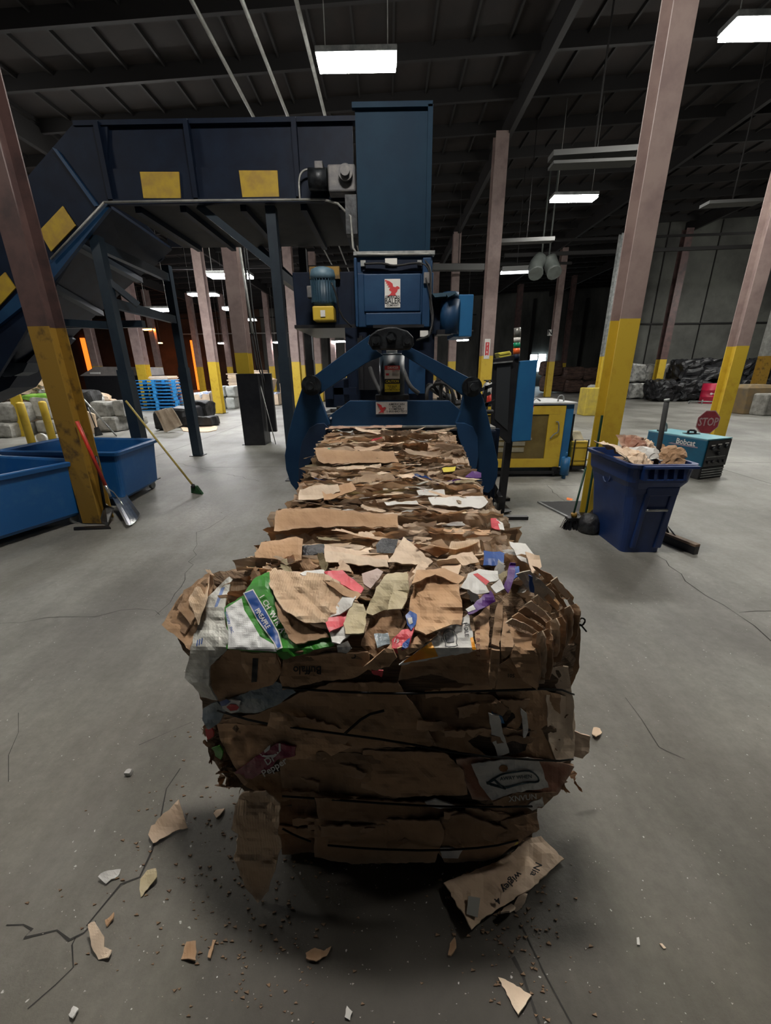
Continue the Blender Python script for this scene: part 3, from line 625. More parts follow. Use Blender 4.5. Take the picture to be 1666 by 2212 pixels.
# low feet frame by the clamp
B().bb(.9,1.35,3.9,4.0,0,.03).bb(-1.1,-.8,4.6,4.7,0,.03).make('floor_bracket',BLK,bl)
B().beam(P(1062,1050,4.3),G(1082,1085,.02),.05,.10).make('floor_brace',BLK,bl)

# ================= CONSOLE =================
cs=thing('operator_console','blue control console with black screen frame on a black stand','control console',G(1082,1113))
YC=4.42
B().beam(G(1080,1112,.0),P(1118,790,YC+.1),.075,.075,(0,1,0)).make('stand_post',BLK,cs)
B().beam(G(1060,1118,.02),G(1140,1118,.02),.06,.04).beam(G(1040,1082,.02),G(1100,1078,.02),.06,.04).prism([G(1087,1085,.02),G(1105,1106,.02),G(1080,1110,.02)],(0,0,.012)).make('stand_foot',BLK,cs)
B().beam(P(1065,1052,YC+.25),P(1080,1080,YC),.05,.09).make('stand_brace',BLK,cs)
a=P(1110,772,YC);c=P(1150,955,YC)
B().prism([P(1118,780,YC),P(1163,777,YC),P(1161,785,YC),P(1147,952,YC),P(1106,955,YC),P(1104,945,YC)],(0.02,.32,0)).make('control_cabinet',mat('cabinet_blue_paint',()),cs,bevel=.008)
B().plate([(1068,775),(1120,765),(1122,775),(1104,958),(1096,958),(1062,925),(1066,800)],YC-.02,.05).make('screen_frame',BLK,cs,bevel=.006)
B().plate([(1074,790),(1104,788),(1097,930),(1069,905)],YC-.03,.008).make('screen_glass',mat('dark_screen_glass',(.03,.033,.036),None,.12),cs)
B().plate([(1066,783),(1108,779),(1108,782),(1066,786)],YC-.05,.03).make('screen_ledge',STEEL,cs)
zt=[708,729,740,752,765,778]; ms=[mat('clear_stack_segment',(.13,.13,.12),None,.3),WHT,mat('green_stack_segment',(.0,.22,.10),None,.35),mat('orange_stack_segment',(.75,.12,.02),None,.35),BLUED]
for i in range(5):
    p0=P(1118-i*.6,zt[i],YC);p1=P(1118-i*.6,zt[i+1],YC); B().cyl(p1,p0,.034,n=16).make('stack_light_segment',ms[i],cs)
t=thing('yellow_tray','small yellow tray on top of the console frame','tray',P(1078,772,YC+.02))
B().plate([(1076,762),(1102,758),(1106,764),(1104,772),(1080,774)],YC+.02,.16).make('tray_body',mat('tray_yellow',(.55,.5,.06),(.6,.55,.1),.4,0,8,.02),t,bevel=.008)
B().plate([(1078,764),(1100,760),(1102,763),(1081,767)],YC+.015,.005).make('tray_rim',mat('tray_yellow',()),t)

# ================= POWER UNIT =================
pu=thing('power_unit','long blue and yellow power unit with mesh-covered opening on casters','power unit',(2.1,6.3,0))
YP_=6.3; x0=1.12;x1=2.86
b=B(); b.bb(x0,x1,YP_+.04,YP_+1.0,.16,1.14).make('cabinet_body',mat('cabinet_blue_paint',()),pu,bevel=.01)
B().bb(x0-.02,x1+.02,YP_-.02,YP_+1.02,1.14,1.165).make('cabinet_top',mat('dusty_white_top',(.42,.43,.43),(.3,.31,.31),.6,0,8,.05),pu)
fx1=2.72
B().bb(x0,fx1,YP_,YP_+.04,.99,1.12).bb(x0,fx1,YP_,YP_+.04,.16,.30).bb(x0,x0+.17,YP_,YP_+.04,.30,.99).bb(fx1-.25,fx1,YP_,YP_+.04,.30,.99).make('door_frame',YEL,pu,bevel=.004)
B().bb(x0+.17,fx1-.25,YP_+.022,YP_+.035,.30,.99).make('tinted_window',mat('brown_tinted_panel',(.10,.07,.02),(.16,.12,.04),.35,0,2.5,.02),pu)
for z0,z1,xa,xb in ((.86,.95,1.7,2.19),(.76,.81,1.7,2.17),(.60,.63,1.6,2.25),(.51,.57,1.45,2.15),(.41,.48,1.45,2.14)):
    B().bb(xa,xb,YP_+.012,YP_+.024,z0,z1).make('window_slat',mat('dusty_slat',(.27,.25,.18),(.2,.18,.13),.6,0,6,.05),pu)
B().bb(2.0,2.22,YP_-.006,YP_,1.03,1.13).make('warning_label',WHT,pu)
B().bb(2.0,2.22,YP_-.009,YP_-.006,1.10,1.13).bb(2.02,2.2,YP_-.009,YP_-.006,1.065,1.075).bb(2.02,2.2,YP_-.009,YP_-.006,1.045,1.052).make('label_print',REDI,pu)
B().tube([(2.58,YP_-.02,.88),(2.62,YP_-.04,.88),(2.63,YP_-.04,.72),(2.57,YP_-.04,.70),(2.52,YP_-.02,.62)],.01,6,1).make('door_handle',STEEL,pu)
B().bb(x0,2.86,YP_,YP_+.9,.05,.10).make('skid_rail',BLK,pu)
for x in (1.25,2.66):
    b=B(); b.cyl((x-.025,YP_+.05,.06),(x+.025,YP_+.05,.06),.058,n=16).bb(x-.04,x+.04,YP_,YP_+.12,.1,.17); b.make('caster',BLK,pu)
B().tube([(2.3,6.6,1.17),(2.35,6.6,1.22),(2.42,6.6,1.17)],.012,6,1).tube([(2.66,6.5,1.17),(2.66,6.5,1.25),(2.73,6.5,1.26),(2.75,6.5,1.17)],.012,6,1).make('lifting_eye',STEEL,pu)
o=B().cyl((2.78,6.2,.06),(2.78,6.2,.34),.065,n=20).cyl((2.78,6.2,.34),(2.78,6.2,.42),.015,n=8).cyl((2.78,6.2,0),(2.78,6.2,.06),.03,n=8).make('blue_cylinder',mat('cabinet_blue_paint',()),loc=(2.78,6.2,0)); o.name='steel_bottle'; tag(o,'small blue upright cylinder at the corner of the power unit','bottle')
# extinguishers
for px,l in ((1049,'nearer red and white extinguisher bottle on the power unit'),(1059,'second extinguisher bottle half hidden by the console')):
    c=P(px,873,6.5); t=thing('fire_extinguisher',l,'fire extinguisher',(c.x,6.5,1.165),'bottles on the power unit')
    o=B().lathe((0,0,0),[(.055,0),(.06,.02),(.06,.13)],16).make('cylinder_body',REDP); o.parent=t
    o=B().lathe((0,0,0),[(.061,.13),(.061,.24),(.04,.28),(.02,.3)],16).make('label_sleeve',WHT); o.parent=t
    o=B().cyl((0,0,.3),(0,0,.33),.02,n=8).bb(-.05,.02,-.01,.01,.32,.335).tube([(.01,0,.32),(.07,-.02,.28),(.065,-.03,.1)],.008,6,1).make('valve_handle',BLK); o.parent=t
# yellow case trolley
yc=thing('tool_trolley','yellow hard case strapped on a small black trolley beside the power unit','tool case',(3.15,6.75,0))
B().bb(3.03,3.32,6.62,6.95,.10,.52).make('case_body',YEL,yc,bevel=.03)
for z in (.2,.42): B().bb(3.02,3.33,6.60,6.63,z,z+.02).make('case_rib',YEL,yc)
B().tube([(3.06,6.58,.05),(3.06,6.58,.55),(3.28,6.58,.55),(3.28,6.58,.05)],.012,6).make('strap_frame',BLK,yc)
B().bb(3.0,3.05,6.7,6.8,.0,.95).bb(3.0,3.35,6.6,6.95,.05,.10).make('trolley_frame',BLK,yc)
for x in (3.08,3.28): B().cyl((x-.015,6.9,.05),(x+.015,6.9,.05),.05,n=14).make('wheel',BLK,yc)
B().prism([(3.06,6.65,.52),(3.24,6.65,.52),(3.20,6.75,.66),(3.06,6.75,.66)],(0,.1,0)).make('loose_flap',BEIGE,yc)
# rubber mat
a,b1,c,d=G(1160,1084),G(1270,1080),G(1290,1115),G(1205,1122)
a=Vector((1.95,4.98,0));b1=Vector((2.52,5.0,0));c=Vector((2.42,4.38,0));d=Vector((2.10,4.40,0))
o=B().prism([a,b1,c,d],(0,0,.012)).make('rubber_mat',MATR,loc=a); tag(o,'black ribbed rubber mat on the floor left of the navy bin','mat')
c_=(a+b1+c+d)/4
oe=B()
for p,q in ((a,b1),(b1,c),(c,d),(d,a)): oe.beam(p+Vector((0,0,.011)),q+Vector((0,0,.011)),.03,.012)
oe.make('mat_edging',STEEL,o)

def lump(b,c,d,seed,amp=.12,n=8,fr=1.6):
    rg=random.Random(seed); off=Vector((rg.uniform(0,50),rg.uniform(0,50),rg.uniform(0,50)))
    V={};bm=b.bm
    def vert(p):
        k=tuple(round(t,4) for t in p)
        if k not in V:
            q=Vector(p); s=Vector((q.x*d[0]/2,q.y*d[1]/2,q.z*d[2]/2)); w_=Vector(c)+s
            m=min(d)*.12; 
            nn=Vector((noise.noise(w_*fr+off),noise.noise(w_*fr+off+Vector((9,0,0))),noise.noise(w_*fr+off+Vector((0,9,0)))))+.5*Vector((noise.noise(w_*fr*3+off),noise.noise(w_*fr*3+off*2),noise.noise(w_*fr*3-off)))
            rd=1-.06*max(0,(abs(q.x)>.98)+(abs(q.y)>.98)+(abs(q.z)>.98)-1)
            V[k]=bm.verts.new(Vector(c)+s*rd+nn*amp)
        return V[k]
    for ax_ in range(3):
        for sg in(-1,1):
            for i in range(n):
                for j in range(n):
                    q=[]
                    for a,e in((0,0),(1,0),(1,1),(0,1)):
                        u=-1+2*(i+a)/n; v=-1+2*(j+e)/n; p=[0,0,0]; p[ax_]=sg; p[(ax_+1)%3]=u; p[(ax_+2)%3]=v; q.append(vert(tuple(p)))
                    b.face(q)
    return b
# ================= NAVY BIN =================
bn=thing('wheeled_recycling_bin','navy wheeled recycling bin filled with torn cardboard and a black pole','bin',(2.4,3.8,0))
def ring(x0,x1,y0,y1,z,r,n=5):
    out=[]
    for cx,cy,a0 in ((x1-r,y1-r,0),(x0+r,y1-r,90),(x0+r,y0+r,180),(x1-r,y0+r,270)):
        for k in range(n): a=R(a0+90*k/(n-1)); out.append((cx+r*math.cos(a),cy+r*math.sin(a),z))
    return out
def loft(b,rings,cap0=True,cap1=False):
    V=[[b.bm.verts.new(p) for p in rg_] for rg_ in rings]; n=len(V[0])
    for A,C in zip(V,V[1:]):
        for k in range(n): b.face([A[k],A[(k+1)%n],C[(k+1)%n],C[k]])
    if cap0: b.face(V[0][::-1])
    if cap1: b.face(V[-1])
b=B(); loft(b,[ring(2.20,2.56,3.46,4.08,.0,.05),ring(2.18,2.57,3.44,4.10,.25,.06),ring(2.14,2.59,3.42,4.13,.62,.07),ring(2.11,2.64,3.385,4.17,.70,.07),ring(2.10,2.65,3.37,4.18,.82,.07),ring(2.07,2.66,3.34,4.20,.84,.08),ring(2.065,2.665,3.335,4.205,.87,.08),ring(2.10,2.63,3.375,4.17,.87,.07),ring(2.12,2.61,3.40,4.15,.70,.06),ring(2.24,2.52,3.52,4.04,.08,.05)],True,True)
b.make('bin_body',BINB,bn,fixn=True)
# front grip with ribs
B().bb(2.16,2.62,3.30,3.36,.84,.865).bb(2.18,2.54,3.31,3.325,.735,.75).make('front_grip',BINB,bn,bevel=.005)
for i in range(5): B().prism([(2.175+i*.083,3.31,.74),(2.195+i*.083,3.31,.74),(2.195+i*.083,3.31,.85),(2.16+i*.083,3.31,.85)],(0,.07,0)).make('grip_rib',BINB,bn)
# recessed front channel drawn as raised frame + bar
B().prism([(2.26,3.435,.05),(2.31,3.435,.05),(2.33,3.405,.58),(2.28,3.405,.60)],(0,.05,0)).prism([(2.48,3.435,.05),(2.55,3.435,.05),(2.565,3.405,.60),(2.50,3.405,.58)],(0,.05,0)).prism([(2.29,3.405,.57),(2.565,3.405,.57),(2.57,3.40,.66),(2.28,3.40,.66)],(0,.05,0)).make('channel_frame',BINB,bn,bevel=.012)
B().cyl((2.31,3.405,.44),(2.50,3.405,.44),.012,n=10).make('lift_bar',ALU,bn)
for x in (2.24,2.52): B().cyl((x-.03,4.12,.1),(x+.03,4.06,.1),.1,n=20).make('wheel',BLK,bn)
b=B(); e=Vector((2.135,3.80,.66))
for k in range(3):
    a0=k*2*PI/3+.3
    b.tube([e+Vector((-.012,math.cos(a0+t_)*.062,math.sin(a0+t_)*.062)) for t_ in (0,.4,.8,1.2,1.5)],.008,6)
b.make('moulded_emblem',mat('worn_pale_blue_print',(.03,.05,.13),None,.6),bn)
o=B().cyl((2.50,3.66,.35),P(1441,866,3.58),.021,n=12).make('black_pole',RUB,loc=(2.52,3.62,.35)); o.name='pole'; tag(o,'black pole standing upright in the navy bin','pole')
B().cyl(P(1441,868,3.58),P(1441.2,862,3.58),.022,n=12).make('pole_cap',STEEL,o)
CONT=[((2.19,3.50,.90),.16,.22,(.5,.1,.3),PEACH,'pale torn cardboard at the near left of the navy bin'),((2.30,3.62,.91),.22,.18,(.35,-.2,-.2),WHP,'white and tan shreds at the front of the navy bin'),((2.36,3.80,.93),.24,.22,(.9,.15,.2),KRR,'dark brown crumpled board heaped in the middle of the navy bin'),((2.18,3.80,.91),.2,.26,(.3,.5,.5),KRL,'tan board behind the pale pieces in the navy bin'),((2.50,3.50,.90),.15,.16,(1.0,.2,-.3),KR,'curled brown piece at the right end of the navy bin'),((2.54,3.95,.92),.14,.12,(.9,0,.4),PEACH,'pale scrap at the back right of the navy bin')]
for i,(c,a_,d_,ro,m,l) in enumerate(CONT):
    b=B(); n=9; g=[]; hf=(lambda x,y,i=i:.10*abs(x*.8+y*.6)+.30*abs(x*.3-y)+.25*abs(x+y*.2-.02))
    rr_=random.Random(700+i)
    for u in range(n+1): g.append([b.bm.verts.new(((u/n-.5)*a_*1.3+rr_.uniform(-.012,.012),(v/n-.5)*d_*1.3+rr_.uniform(-.012,.012),.05-hf((u/n-.5)*a_,(v/n-.5)*d_)*1.3+.03*noise.noise(Vector((u*.7+i*9,v*.7,2))))) for v in range(n+1)])
    for u in range(n):
        for v in range(n):
            if (u+v<2) or (u>n-3 and v>n-3 and i%2): continue
            b.face([g[u][v],g[u+1][v],g[u+1][v+1],g[u][v+1]])
    o=b.make('bin_cardboard',m,solid=.005,fixn=False); o.location=c; o.rotation_euler=ro; tag(o,l,'cardboard','torn cardboard in the navy bin')
B().bb(2.2,2.55,3.5,4.05,.5,.80).make('bin_fill',KRD,bn)
# broom and dark bag left of bin
t=thing('upright_broom','green handled broom with black bristle head left of the navy bin','broom',(2.0,4.1,0))
B().cyl(P(1240,1108,4.08),P(1266,1010,4.25),.011,n=8).make('handle',mat('dark_green_paint',()),t)
B().cyl(P(1241,1116,4.08),P(1240,1108,4.08),.03,n=10).make('collar',YELW,t)
b=B(); rg=random.Random(8)
for k in range(260):
    s=Vector((2.03+rg.uniform(-.10,.12),4.08+rg.uniform(-.04,.04),.12)); e=Vector((2.0+(s.x-2.0)*1.5+rg.uniform(-.02,.02),s.y*1+rg.uniform(-.05,.03),.0))
    b.mesh([s,s+Vector((.006,0,0)),e+Vector((.006,0,0)),e],[(0,1,2,3)])
b.bb(1.93,2.13,4.04,4.12,.1,.13); b.make('bristles',BLK,t,fixn=False)
o=B().lathe((2.13,3.98,0),[(.10,0),(.12,.05),(.11,.13),(.07,.19),(.02,.21)],14).make('black_refuse_sack',BLKPL,loc=(2.13,3.98,0)); tag(o,'crumpled black sack between the broom and the navy bin','sack')
# push broom right
a=G(1424,1165);c=G(1503,1198); t=thing('push_broom','wide push broom lying on the floor right of the navy bin','broom',a)
d=(c-a).normalized(); B().beam(a+Vector((0,0,.09)),c+Vector((0,0,.09)),.06,.025).make('broom_block',mat('worn_wood',(.22,.15,.10),(.14,.09,.06),.7,0,20,.1),t,bevel=.003)
B().beam(a+Vector((0,0,.04)),c+Vector((0,0,.04)),.055,.078).make('bristles',BLK,t)
m_=(a+c)/2; B().tube([a*.8+c*.2+Vector((0,0,.1)),P(1432,1115,3.9)],.01,8).tube([a*.6+c*.4+Vector((0,0,.1)),P(1434,1125,3.9)],.006,6).make('handle_bracket',BLK,t)

# ================= WELDER =================
wd=thing('engine_welder','turquoise engine driven welding generator with black control face','welder',(4.98,6.5,0))
ax=Vector((4.80,6.05,0)); bx_=Vector((5.30,6.22,0)); cx_=Vector((5.02,7.22,0)); dx_=Vector((4.52,7.05,0))
def quadbox(b,z0,z1,pad=0):
    q=[ax,bx_,cx_,dx_]; ce=sum(q,Vector())/4; q=[p+(p-ce).normalized()*pad for p in q]
    b.prism([p+Vector((0,0,z0)) for p in q],(0,0,z1-z0)); return b
quadbox(B(),.19,.61).make('shell',CYAN,wd,bevel=.012); quadbox(B(),.61,.625,.004).make('top_cover',mat('dusty_pale_cyan',(.12,.32,.38),(.2,.38,.4),.6,0,5),wd); quadbox(B(),.0,.19,-.005).make('base_tank',BLK,wd,bevel=.01)
fr=(bx_-ax).normalized(); nf=fr.cross(Vector((0,0,1))).normalized(); 
def FP(u,z,o=.0): return ax+fr*u+nf*o+Vector((0,0,z))
Lf=(bx_-ax).length
B().prism([FP(.02,.20,.004),FP(Lf-.02,.20,.004),FP(Lf-.02,.60,.004),FP(.02,.60,.004)],nf*.012).make('control_face',BLK,wd)
for i in range(4): B().prism([FP(.03,.03+i*.04,.004),FP(Lf-.03,.03+i*.04,.004),FP(Lf-.03,.045+i*.04,.004),FP(.03,.045+i*.04,.004)],nf*.012).make('vent_louvre',STEEL,wd)
for u,z in ((.13,.48),(.27,.49),(.42,.5),(.27,.40)):
    B().cyl(FP(u,z,.015),FP(u,z,.05),.03,n=12).make('control_knob',GREASE,wd)
    if z>.45: B().prism([FP(u-.04,z+.04,.016),FP(u+.04,z+.04,.016),FP(u+.04,z+.055,.016),FP(u-.04,z+.055,.016)],nf*.002).make('panel_print',WHT,wd)
B().prism([FP(.05,.345,.016),FP(.45,.345,.016),FP(.45,.355,.016),FP(.05,.355,.016)],nf*.003).make('panel_trim',STEEL,wd)
for u in (.1,.2,.34,.44): B().cyl(FP(u,.27,.015),FP(u,.27,.04),.022,n=10).make('terminal',BLK,wd)
sd=(dx_-ax).normalized(); ns=Vector((0,0,1)).cross(sd).normalized(); ns=-ns if ns.x>0 else ns
def SP(u,z,o=.004): return ax+sd*u+ns*o+Vector((0,0,z))
B().prism([SP(.12,.47),SP(.62,.47),SP(.56,.49),SP(.12,.49)],ns*.002).prism([SP(.58,.49),SP(.62,.47),SP(.40,.56),SP(.36,.57)],ns*.002).make('stripe_print',mat('grey_mauve_print',(.25,.2,.25),None,.5),wd)
b=B(); b.text('Bobcat',.12,lambda u,v:SP(.33-u*.95,.53+v,.007)); b.make('lettering',WHT,wd)
b=B(); b.text('Miller',.09,lambda u,v:SP(.72-u,.30+v,.007)); b.make('lettering',WHT,wd)
b=B(); q=SP(.9,.30,.007); b.prism([q+sd*(.05*math.cos(k*.4))+Vector((0,0,.05*math.sin(k*.4))) for k in range(16)],ns*.001); b.make('logo_disc',WHT,wd)
B().tube([(4.72,6.9,.62),(4.72,6.9,.72),(4.66,6.88,.78)],.018,8,1).make('exhaust_pipe',STEEL,wd)
B().tube([(4.92,6.65,.62),(4.92,6.65,.68),(5.0,6.6,.68),(5.0,6.6,.62)],.018,8,1).make('lifting_eye',GREASE,wd)
B().bb(4.85,5.05,6.55,6.68,.62,.635).bb(4.6,4.66,6.85,6.95,.62,.65).make('filler_cap',BLK,wd)
# STOP sign
st=thing('stop_sign','faded red octagonal stop sign leaning against a yellow column','sign',(6.0,7.65,0.4))
cc=P(1530,912,7.6); rr=.225; sl=.12
def oc(r,o,k0=0): return [cc+Vector((r*math.cos(PI/8+k*PI/4)*1.0,-o,r*math.sin(PI/8+k*PI/4)*1.02)) for k in range(8)]
B().prism(oc(rr,0),(0,.006,0)).make('sign_rim',mat('pale_pink_white',(.50,.36,.36),None,.5),st)
B().prism(oc(rr*.93,.002),(0,-.001,0)).make('sign_face',mat('faded_red_sheet',(.36,.045,.065),(.28,.035,.05),.55,0,8,.05),st)
b=B(); b.text('STOP',.205,lambda u,v:cc+Vector((u*.74,-.005,v))); b.make('lettering',mat('pale_pink_white',()),st)
B().cyl(cc+Vector((0,.02,-.2)),(cc.x,7.66,0),.012,n=8).make('sign_stake',BLK,st)
# ================= RIGHT BACKGROUND =================
def bale(px0,px1,py0,py1,Y,dep,label,m,nm,grp,cat='bale',seed=1,amp=.1,bottom=None,straps=True,n=9):
    a=P(px0,py0,Y);c=P(px1,py1,Y)
    z0=max(0,c.z) if bottom is None else bottom; z1=a.z; W=c.x-a.x; H=z1-z0
    t=thing(nm,label,cat,((a.x+c.x)/2,Y+dep/2,z0),grp)
    o=lump(B(),(0,0,H/2),(W-.10,dep-.05,H*.93),seed,amp,n).make('bale_body',m); o.parent=t
    if straps:
        b=B()
        for k in (.3,.7):
            x=-W/2+W*k; s=.02; b.bb(x-.012,x+.012,-dep/2-amp*.7-s,-dep/2-amp*.7,0.02,H+amp*.5).bb(x-.012,x+.012,-dep/2-amp*.7,dep/2,H+amp*.5,H+amp*.5+.02)
        o=b.make('strap',WIRE); o.parent=t
    return t
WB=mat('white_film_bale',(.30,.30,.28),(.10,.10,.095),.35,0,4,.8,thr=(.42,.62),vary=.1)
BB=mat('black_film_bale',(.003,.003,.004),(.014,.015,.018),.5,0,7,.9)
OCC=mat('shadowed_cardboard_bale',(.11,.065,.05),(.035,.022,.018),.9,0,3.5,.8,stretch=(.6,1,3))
i=0
for x0,x1 in ((1362,1396),(1398,1426),(1434,1458),(1460,1484)):
    for y0,y1 in ((785,826),(826,862)):
        bale(x0,x1,y0,y1,23.2,1.1,('upper' if y0<800 else 'lower')+' white film bale, '+['leftmost','second from left','third from left','rightmost'][i]+' of the row by the right wall',WB,'white_film_bale','white film bales by the right wall',seed=i*2+(y0>800),amp=.07,straps=False); 
    i+=1
for k,(x0,x1,y0,y1,Y,l) in enumerate(((1478,1580,775,822,22.0,'big black film bale on top behind the red drum'),(1580,1668,778,822,22.0,'upper black film bale at the right edge'),(1424,1478,822,868,21.2,'low black film bale in front of the white bales'),(1476,1530,822,870,21.2,'low black film bale just left of the red drum'),(1530,1600,822,868,21.6,'lower black film bale behind the red drum'),(1600,1668,822,866,21.6,'lower black film bale behind the concrete pier'))):
    bale(x0,x1,y0,y1,Y,1.3,l,BB,'black_film_bale','black film bales by the right wall',seed=20+k,amp=.24,straps=False,n=14)
t=thing('red_drum','red steel drum with white print in front of the black bales','drum',G(1528,870,0).xyz)
p=G(1528,871); t.location=p; s=p.y*.0012
o=B().lathe((0,0,0),[(.30,0),(.31,.01),(.31,.28),(.32,.29),(.31,.30),(.31,.57),(.32,.58),(.31,.59),(.31,.86),(.29,.87)],24).make('drum_shell',mat('crimson_drum_paint',(.42,.01,.045),(.34,.01,.04),.4,0,4,.03)); o.parent=t
b=B(); b.bb(-.12,.22,-.325,-.32,.42,.45).cyl((-.17,-.325,.435),(-.17,-.31,.435),.05,n=12); o=b.make('white_print',WHT); o.parent=t
t.scale=(1.15,1.15,1.05)
a=G(1488,872);c=G(1545,874); o=B().tube([a+Vector((0,0,.12)),c+Vector((0,0,.12))],.03,6).tube([a,a+Vector((0,0,.12))],.03,6).tube([(a+c)/2,(a+c)/2+Vector((0,0,.2))],.03,6).make('low_rail',STEEL,loc=a); tag(o,'low pale pipe rail on the floor in front of the red drum','rail')
# concrete pier / barriers
p=G(1612,893); b=B(); loft(b,[[(x*.42,y*.35,0) for x,y in((-1,-1),(1,-1),(1,1),(-1,1))],[(x*.50,y*.38,.92) for x,y in((-1,-1),(1,-1),(1,1),(-1,1))],[(x*.36,y*.3,1.04) for x,y in((-1,-1),(1,-1),(1,1),(-1,1))]],True,True)
PIER=mat('yellow_stained_concrete',(.22,.15,.07),(.15,.12,.08),.85,0,3,.3)
o=b.make('concrete_pier',PIER,bevel=.03); o.location=p; tag(o,'yellow stained concrete pier around the column at right edge','concrete block')
p=G(1652,897); o=B().bb(-.35,1.5,-.3,.3,0,.75).make('concrete_barrier',CONC,bevel=.06); o.location=p; tag(o,'grey concrete barrier cut by the right edge of the frame','barrier')
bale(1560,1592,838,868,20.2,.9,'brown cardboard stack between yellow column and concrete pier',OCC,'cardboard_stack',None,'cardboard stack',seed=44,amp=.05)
a=P(1268,851,15.1);c=P(1292,900,15.1); o=B().bb(a.x,a.x+.62,15.1,15.7,0,.98).make('yellow_block',mat('mottled_yellow_concrete',(.50,.38,.05),(.36,.28,.06),.8,0,5,.3),loc=(a.x,15.1,0),bevel=.03); tag(o,'square yellow painted concrete block right of the power unit','concrete block')
k=0
for x0,x1,y0,y1,Y,l in ((1178,1216,778,812,30,'dark cardboard bale, top left of the stack under the daylight windows'),(1178,1222,812,846,29.5,'dark cardboard bale, bottom left of the stack under the daylight windows'),(1222,1262,792,820,29.5,'dark cardboard bale, top middle of the far stack'),(1222,1262,820,848,29.2,'dark cardboard bale, bottom middle of the far stack'),(1262,1300,794,822,29.5,'dark cardboard bale, top right of the far stack'),(1262,1300,822,850,29.2,'dark cardboard bale, bottom right of the far stack')):
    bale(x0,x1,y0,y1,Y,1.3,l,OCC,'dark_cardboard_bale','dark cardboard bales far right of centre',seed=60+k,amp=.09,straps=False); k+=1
# white sack pile
t0=None
for k,(x,y) in enumerate(((1273,857),(1278,846),(1281,835),(1276,828))):
    p=P(x,y,17.0); o=lump(B(),(0,0,0),(.75-.08*k,.5,.27),80+k,.06,6,3).make('white_sack',mat('dull_white_cloth',(.42,.42,.39),(.3,.3,.28),.6,0,6,.3)); o.location=(P(1280,850,17).x+(.1 if k%2 else 0),17.0,.15+.24*k); tag(o,['bottom','third from top','second from top','topmost'][k]+' white sack of the small pile by the pale grey column','sack','white sacks by the pale grey column')

# ================= LEFT SIDE =================
def cart(corners,zr,label,wh=True):
    # corners: rim corners (world xy) in order front-right, back-right, back-left, front-left
    ce=sum((Vector((c[0],c[1],0)) for c in corners),Vector())/4
    t=thing('laundry_cart',label,'cart',ce,'blue plastic carts')
    def rg_(z,pad,sc=1):
        out=[];n=4
        q=[(Vector((c[0],c[1],0))-ce)*sc for c in corners]
        for i in range(4):
            p=q[i];a=(q[i-1]-p).normalized();e=(q[(i+1)%4]-p).normalized(); o=-(a+e).normalized()*pad*1.4; r=.07
            for k in range(5):
                s=k/4; out.append(tuple(p+o+a*r*(1-s)**2+e*r*s**2+Vector((0,0,z))))
        return out
    b=B(); loft(b,[rg_(.10,-.02,.90),rg_(.14,0,.92),rg_(zr-.05,0,.98),rg_(zr-.05,.035,.98),rg_(zr-.01,.045,.98),rg_(zr,.03,.98),rg_(zr,-.01,.98),rg_(zr-.02,-.025,.98),rg_(.16,-.03,.90)],True,True)
    o=b.make('tub',CRTB); o.parent=t
    for i,s in enumerate(corners):
        p=(Vector((s[0],s[1],0))-ce)*.80
        b=B(); b.cyl(p+Vector((-.02,0,.055)),p+Vector((.02,0,.055)),.055,n=16).box(p+Vector((0,0,.105)),(.07,.09,.012)); o=b.make('caster',STEEL); o.parent=t
    return t
cart([(-3.36,4.86),(-3.44,5.90),(-5.0,6.15),(-5.05,5.05)],.74,'far blue plastic cart right of the worn yellow column')
cart([(-3.92,3.30),(-3.50,4.44),(-5.1,4.80),(-5.6,3.6)],.74,'near blue plastic cart cut by the left edge')
# column is in between; shovels
t=thing('red_shovel','silver scoop shovel with red handle leaning on the worn yellow column','shovel',(-3.05,4.4,0))
e=P(228,1048,4.35); h=P(166,910,4.28)
B().cyl(e,h,.018,n=10).make('handle',REDP,t); B().cyl(e+(h-e)*.0,e-(h-e).normalized()*.14,.02,.014,n=10).make('socket',ALU,t)
V=[(245,1083),(268,1066),(304,1117),(275,1142)]
Z_=[.13,.14,.012,.012]; q=[G(x,y,z) for (x,y),z in zip(V,Z_)]
b=B(); n=6; g=[]
for i in range(n+1):
    rw=[]
    for j in range(n+1):
        u=i/n;v=j/n; p=q[0].lerp(q[1],u).lerp(q[3].lerp(q[2],u),v); p=p+Vector((0,0,.05*(2*abs(u-.5))**3)); rw.append(b.bm.verts.new(p))
    g.append(rw)
for i in range(n):
    for j in range(n): b.face([g[i][j],g[i+1][j],g[i+1][j+1],g[i][j+1]])
b.make('scoop_blade',ALU,t,solid=.004)
m1=G(232,1058,.33);
B().tube([G(228,1062,.30),G(238,1055,.33),G(262,1084,.12),G(268,1095,.08)],.008,6,1).tube([G(228,1062,.30),G(226,1085,.2),G(245,1108,.08)],.008,6,1).make('socket_strap',ALU,t)
t=thing('dust_pan_shovel','second dark flat shovel standing behind the red handled one','shovel',(-3.15,4.3,0))
B().prism([G(214,1128,.01),G(232,1135,.01),G(246,1098,.16),G(226,1090,.2)],(0,.01,.0)).make('blade',mat('dull_scratched_steel',(.10,.10,.10),(.18,.18,.18),.4,.7,10,.1),t)
B().cyl(G(226,1095,.18),P(208,985,4.35),.016,n=8).make('handle',BLK,t)
b=B(); b.prism([G(160,1142,.0),G(236,1138,.0),G(240,1143,.0),G(160,1146,.0)],(0,0,.02)); o=b.make('steel_angle',BLK,loc=G(200,1142)); tag(o,'flat dark steel angle on the floor at the foot of the worn yellow column','steel strip')
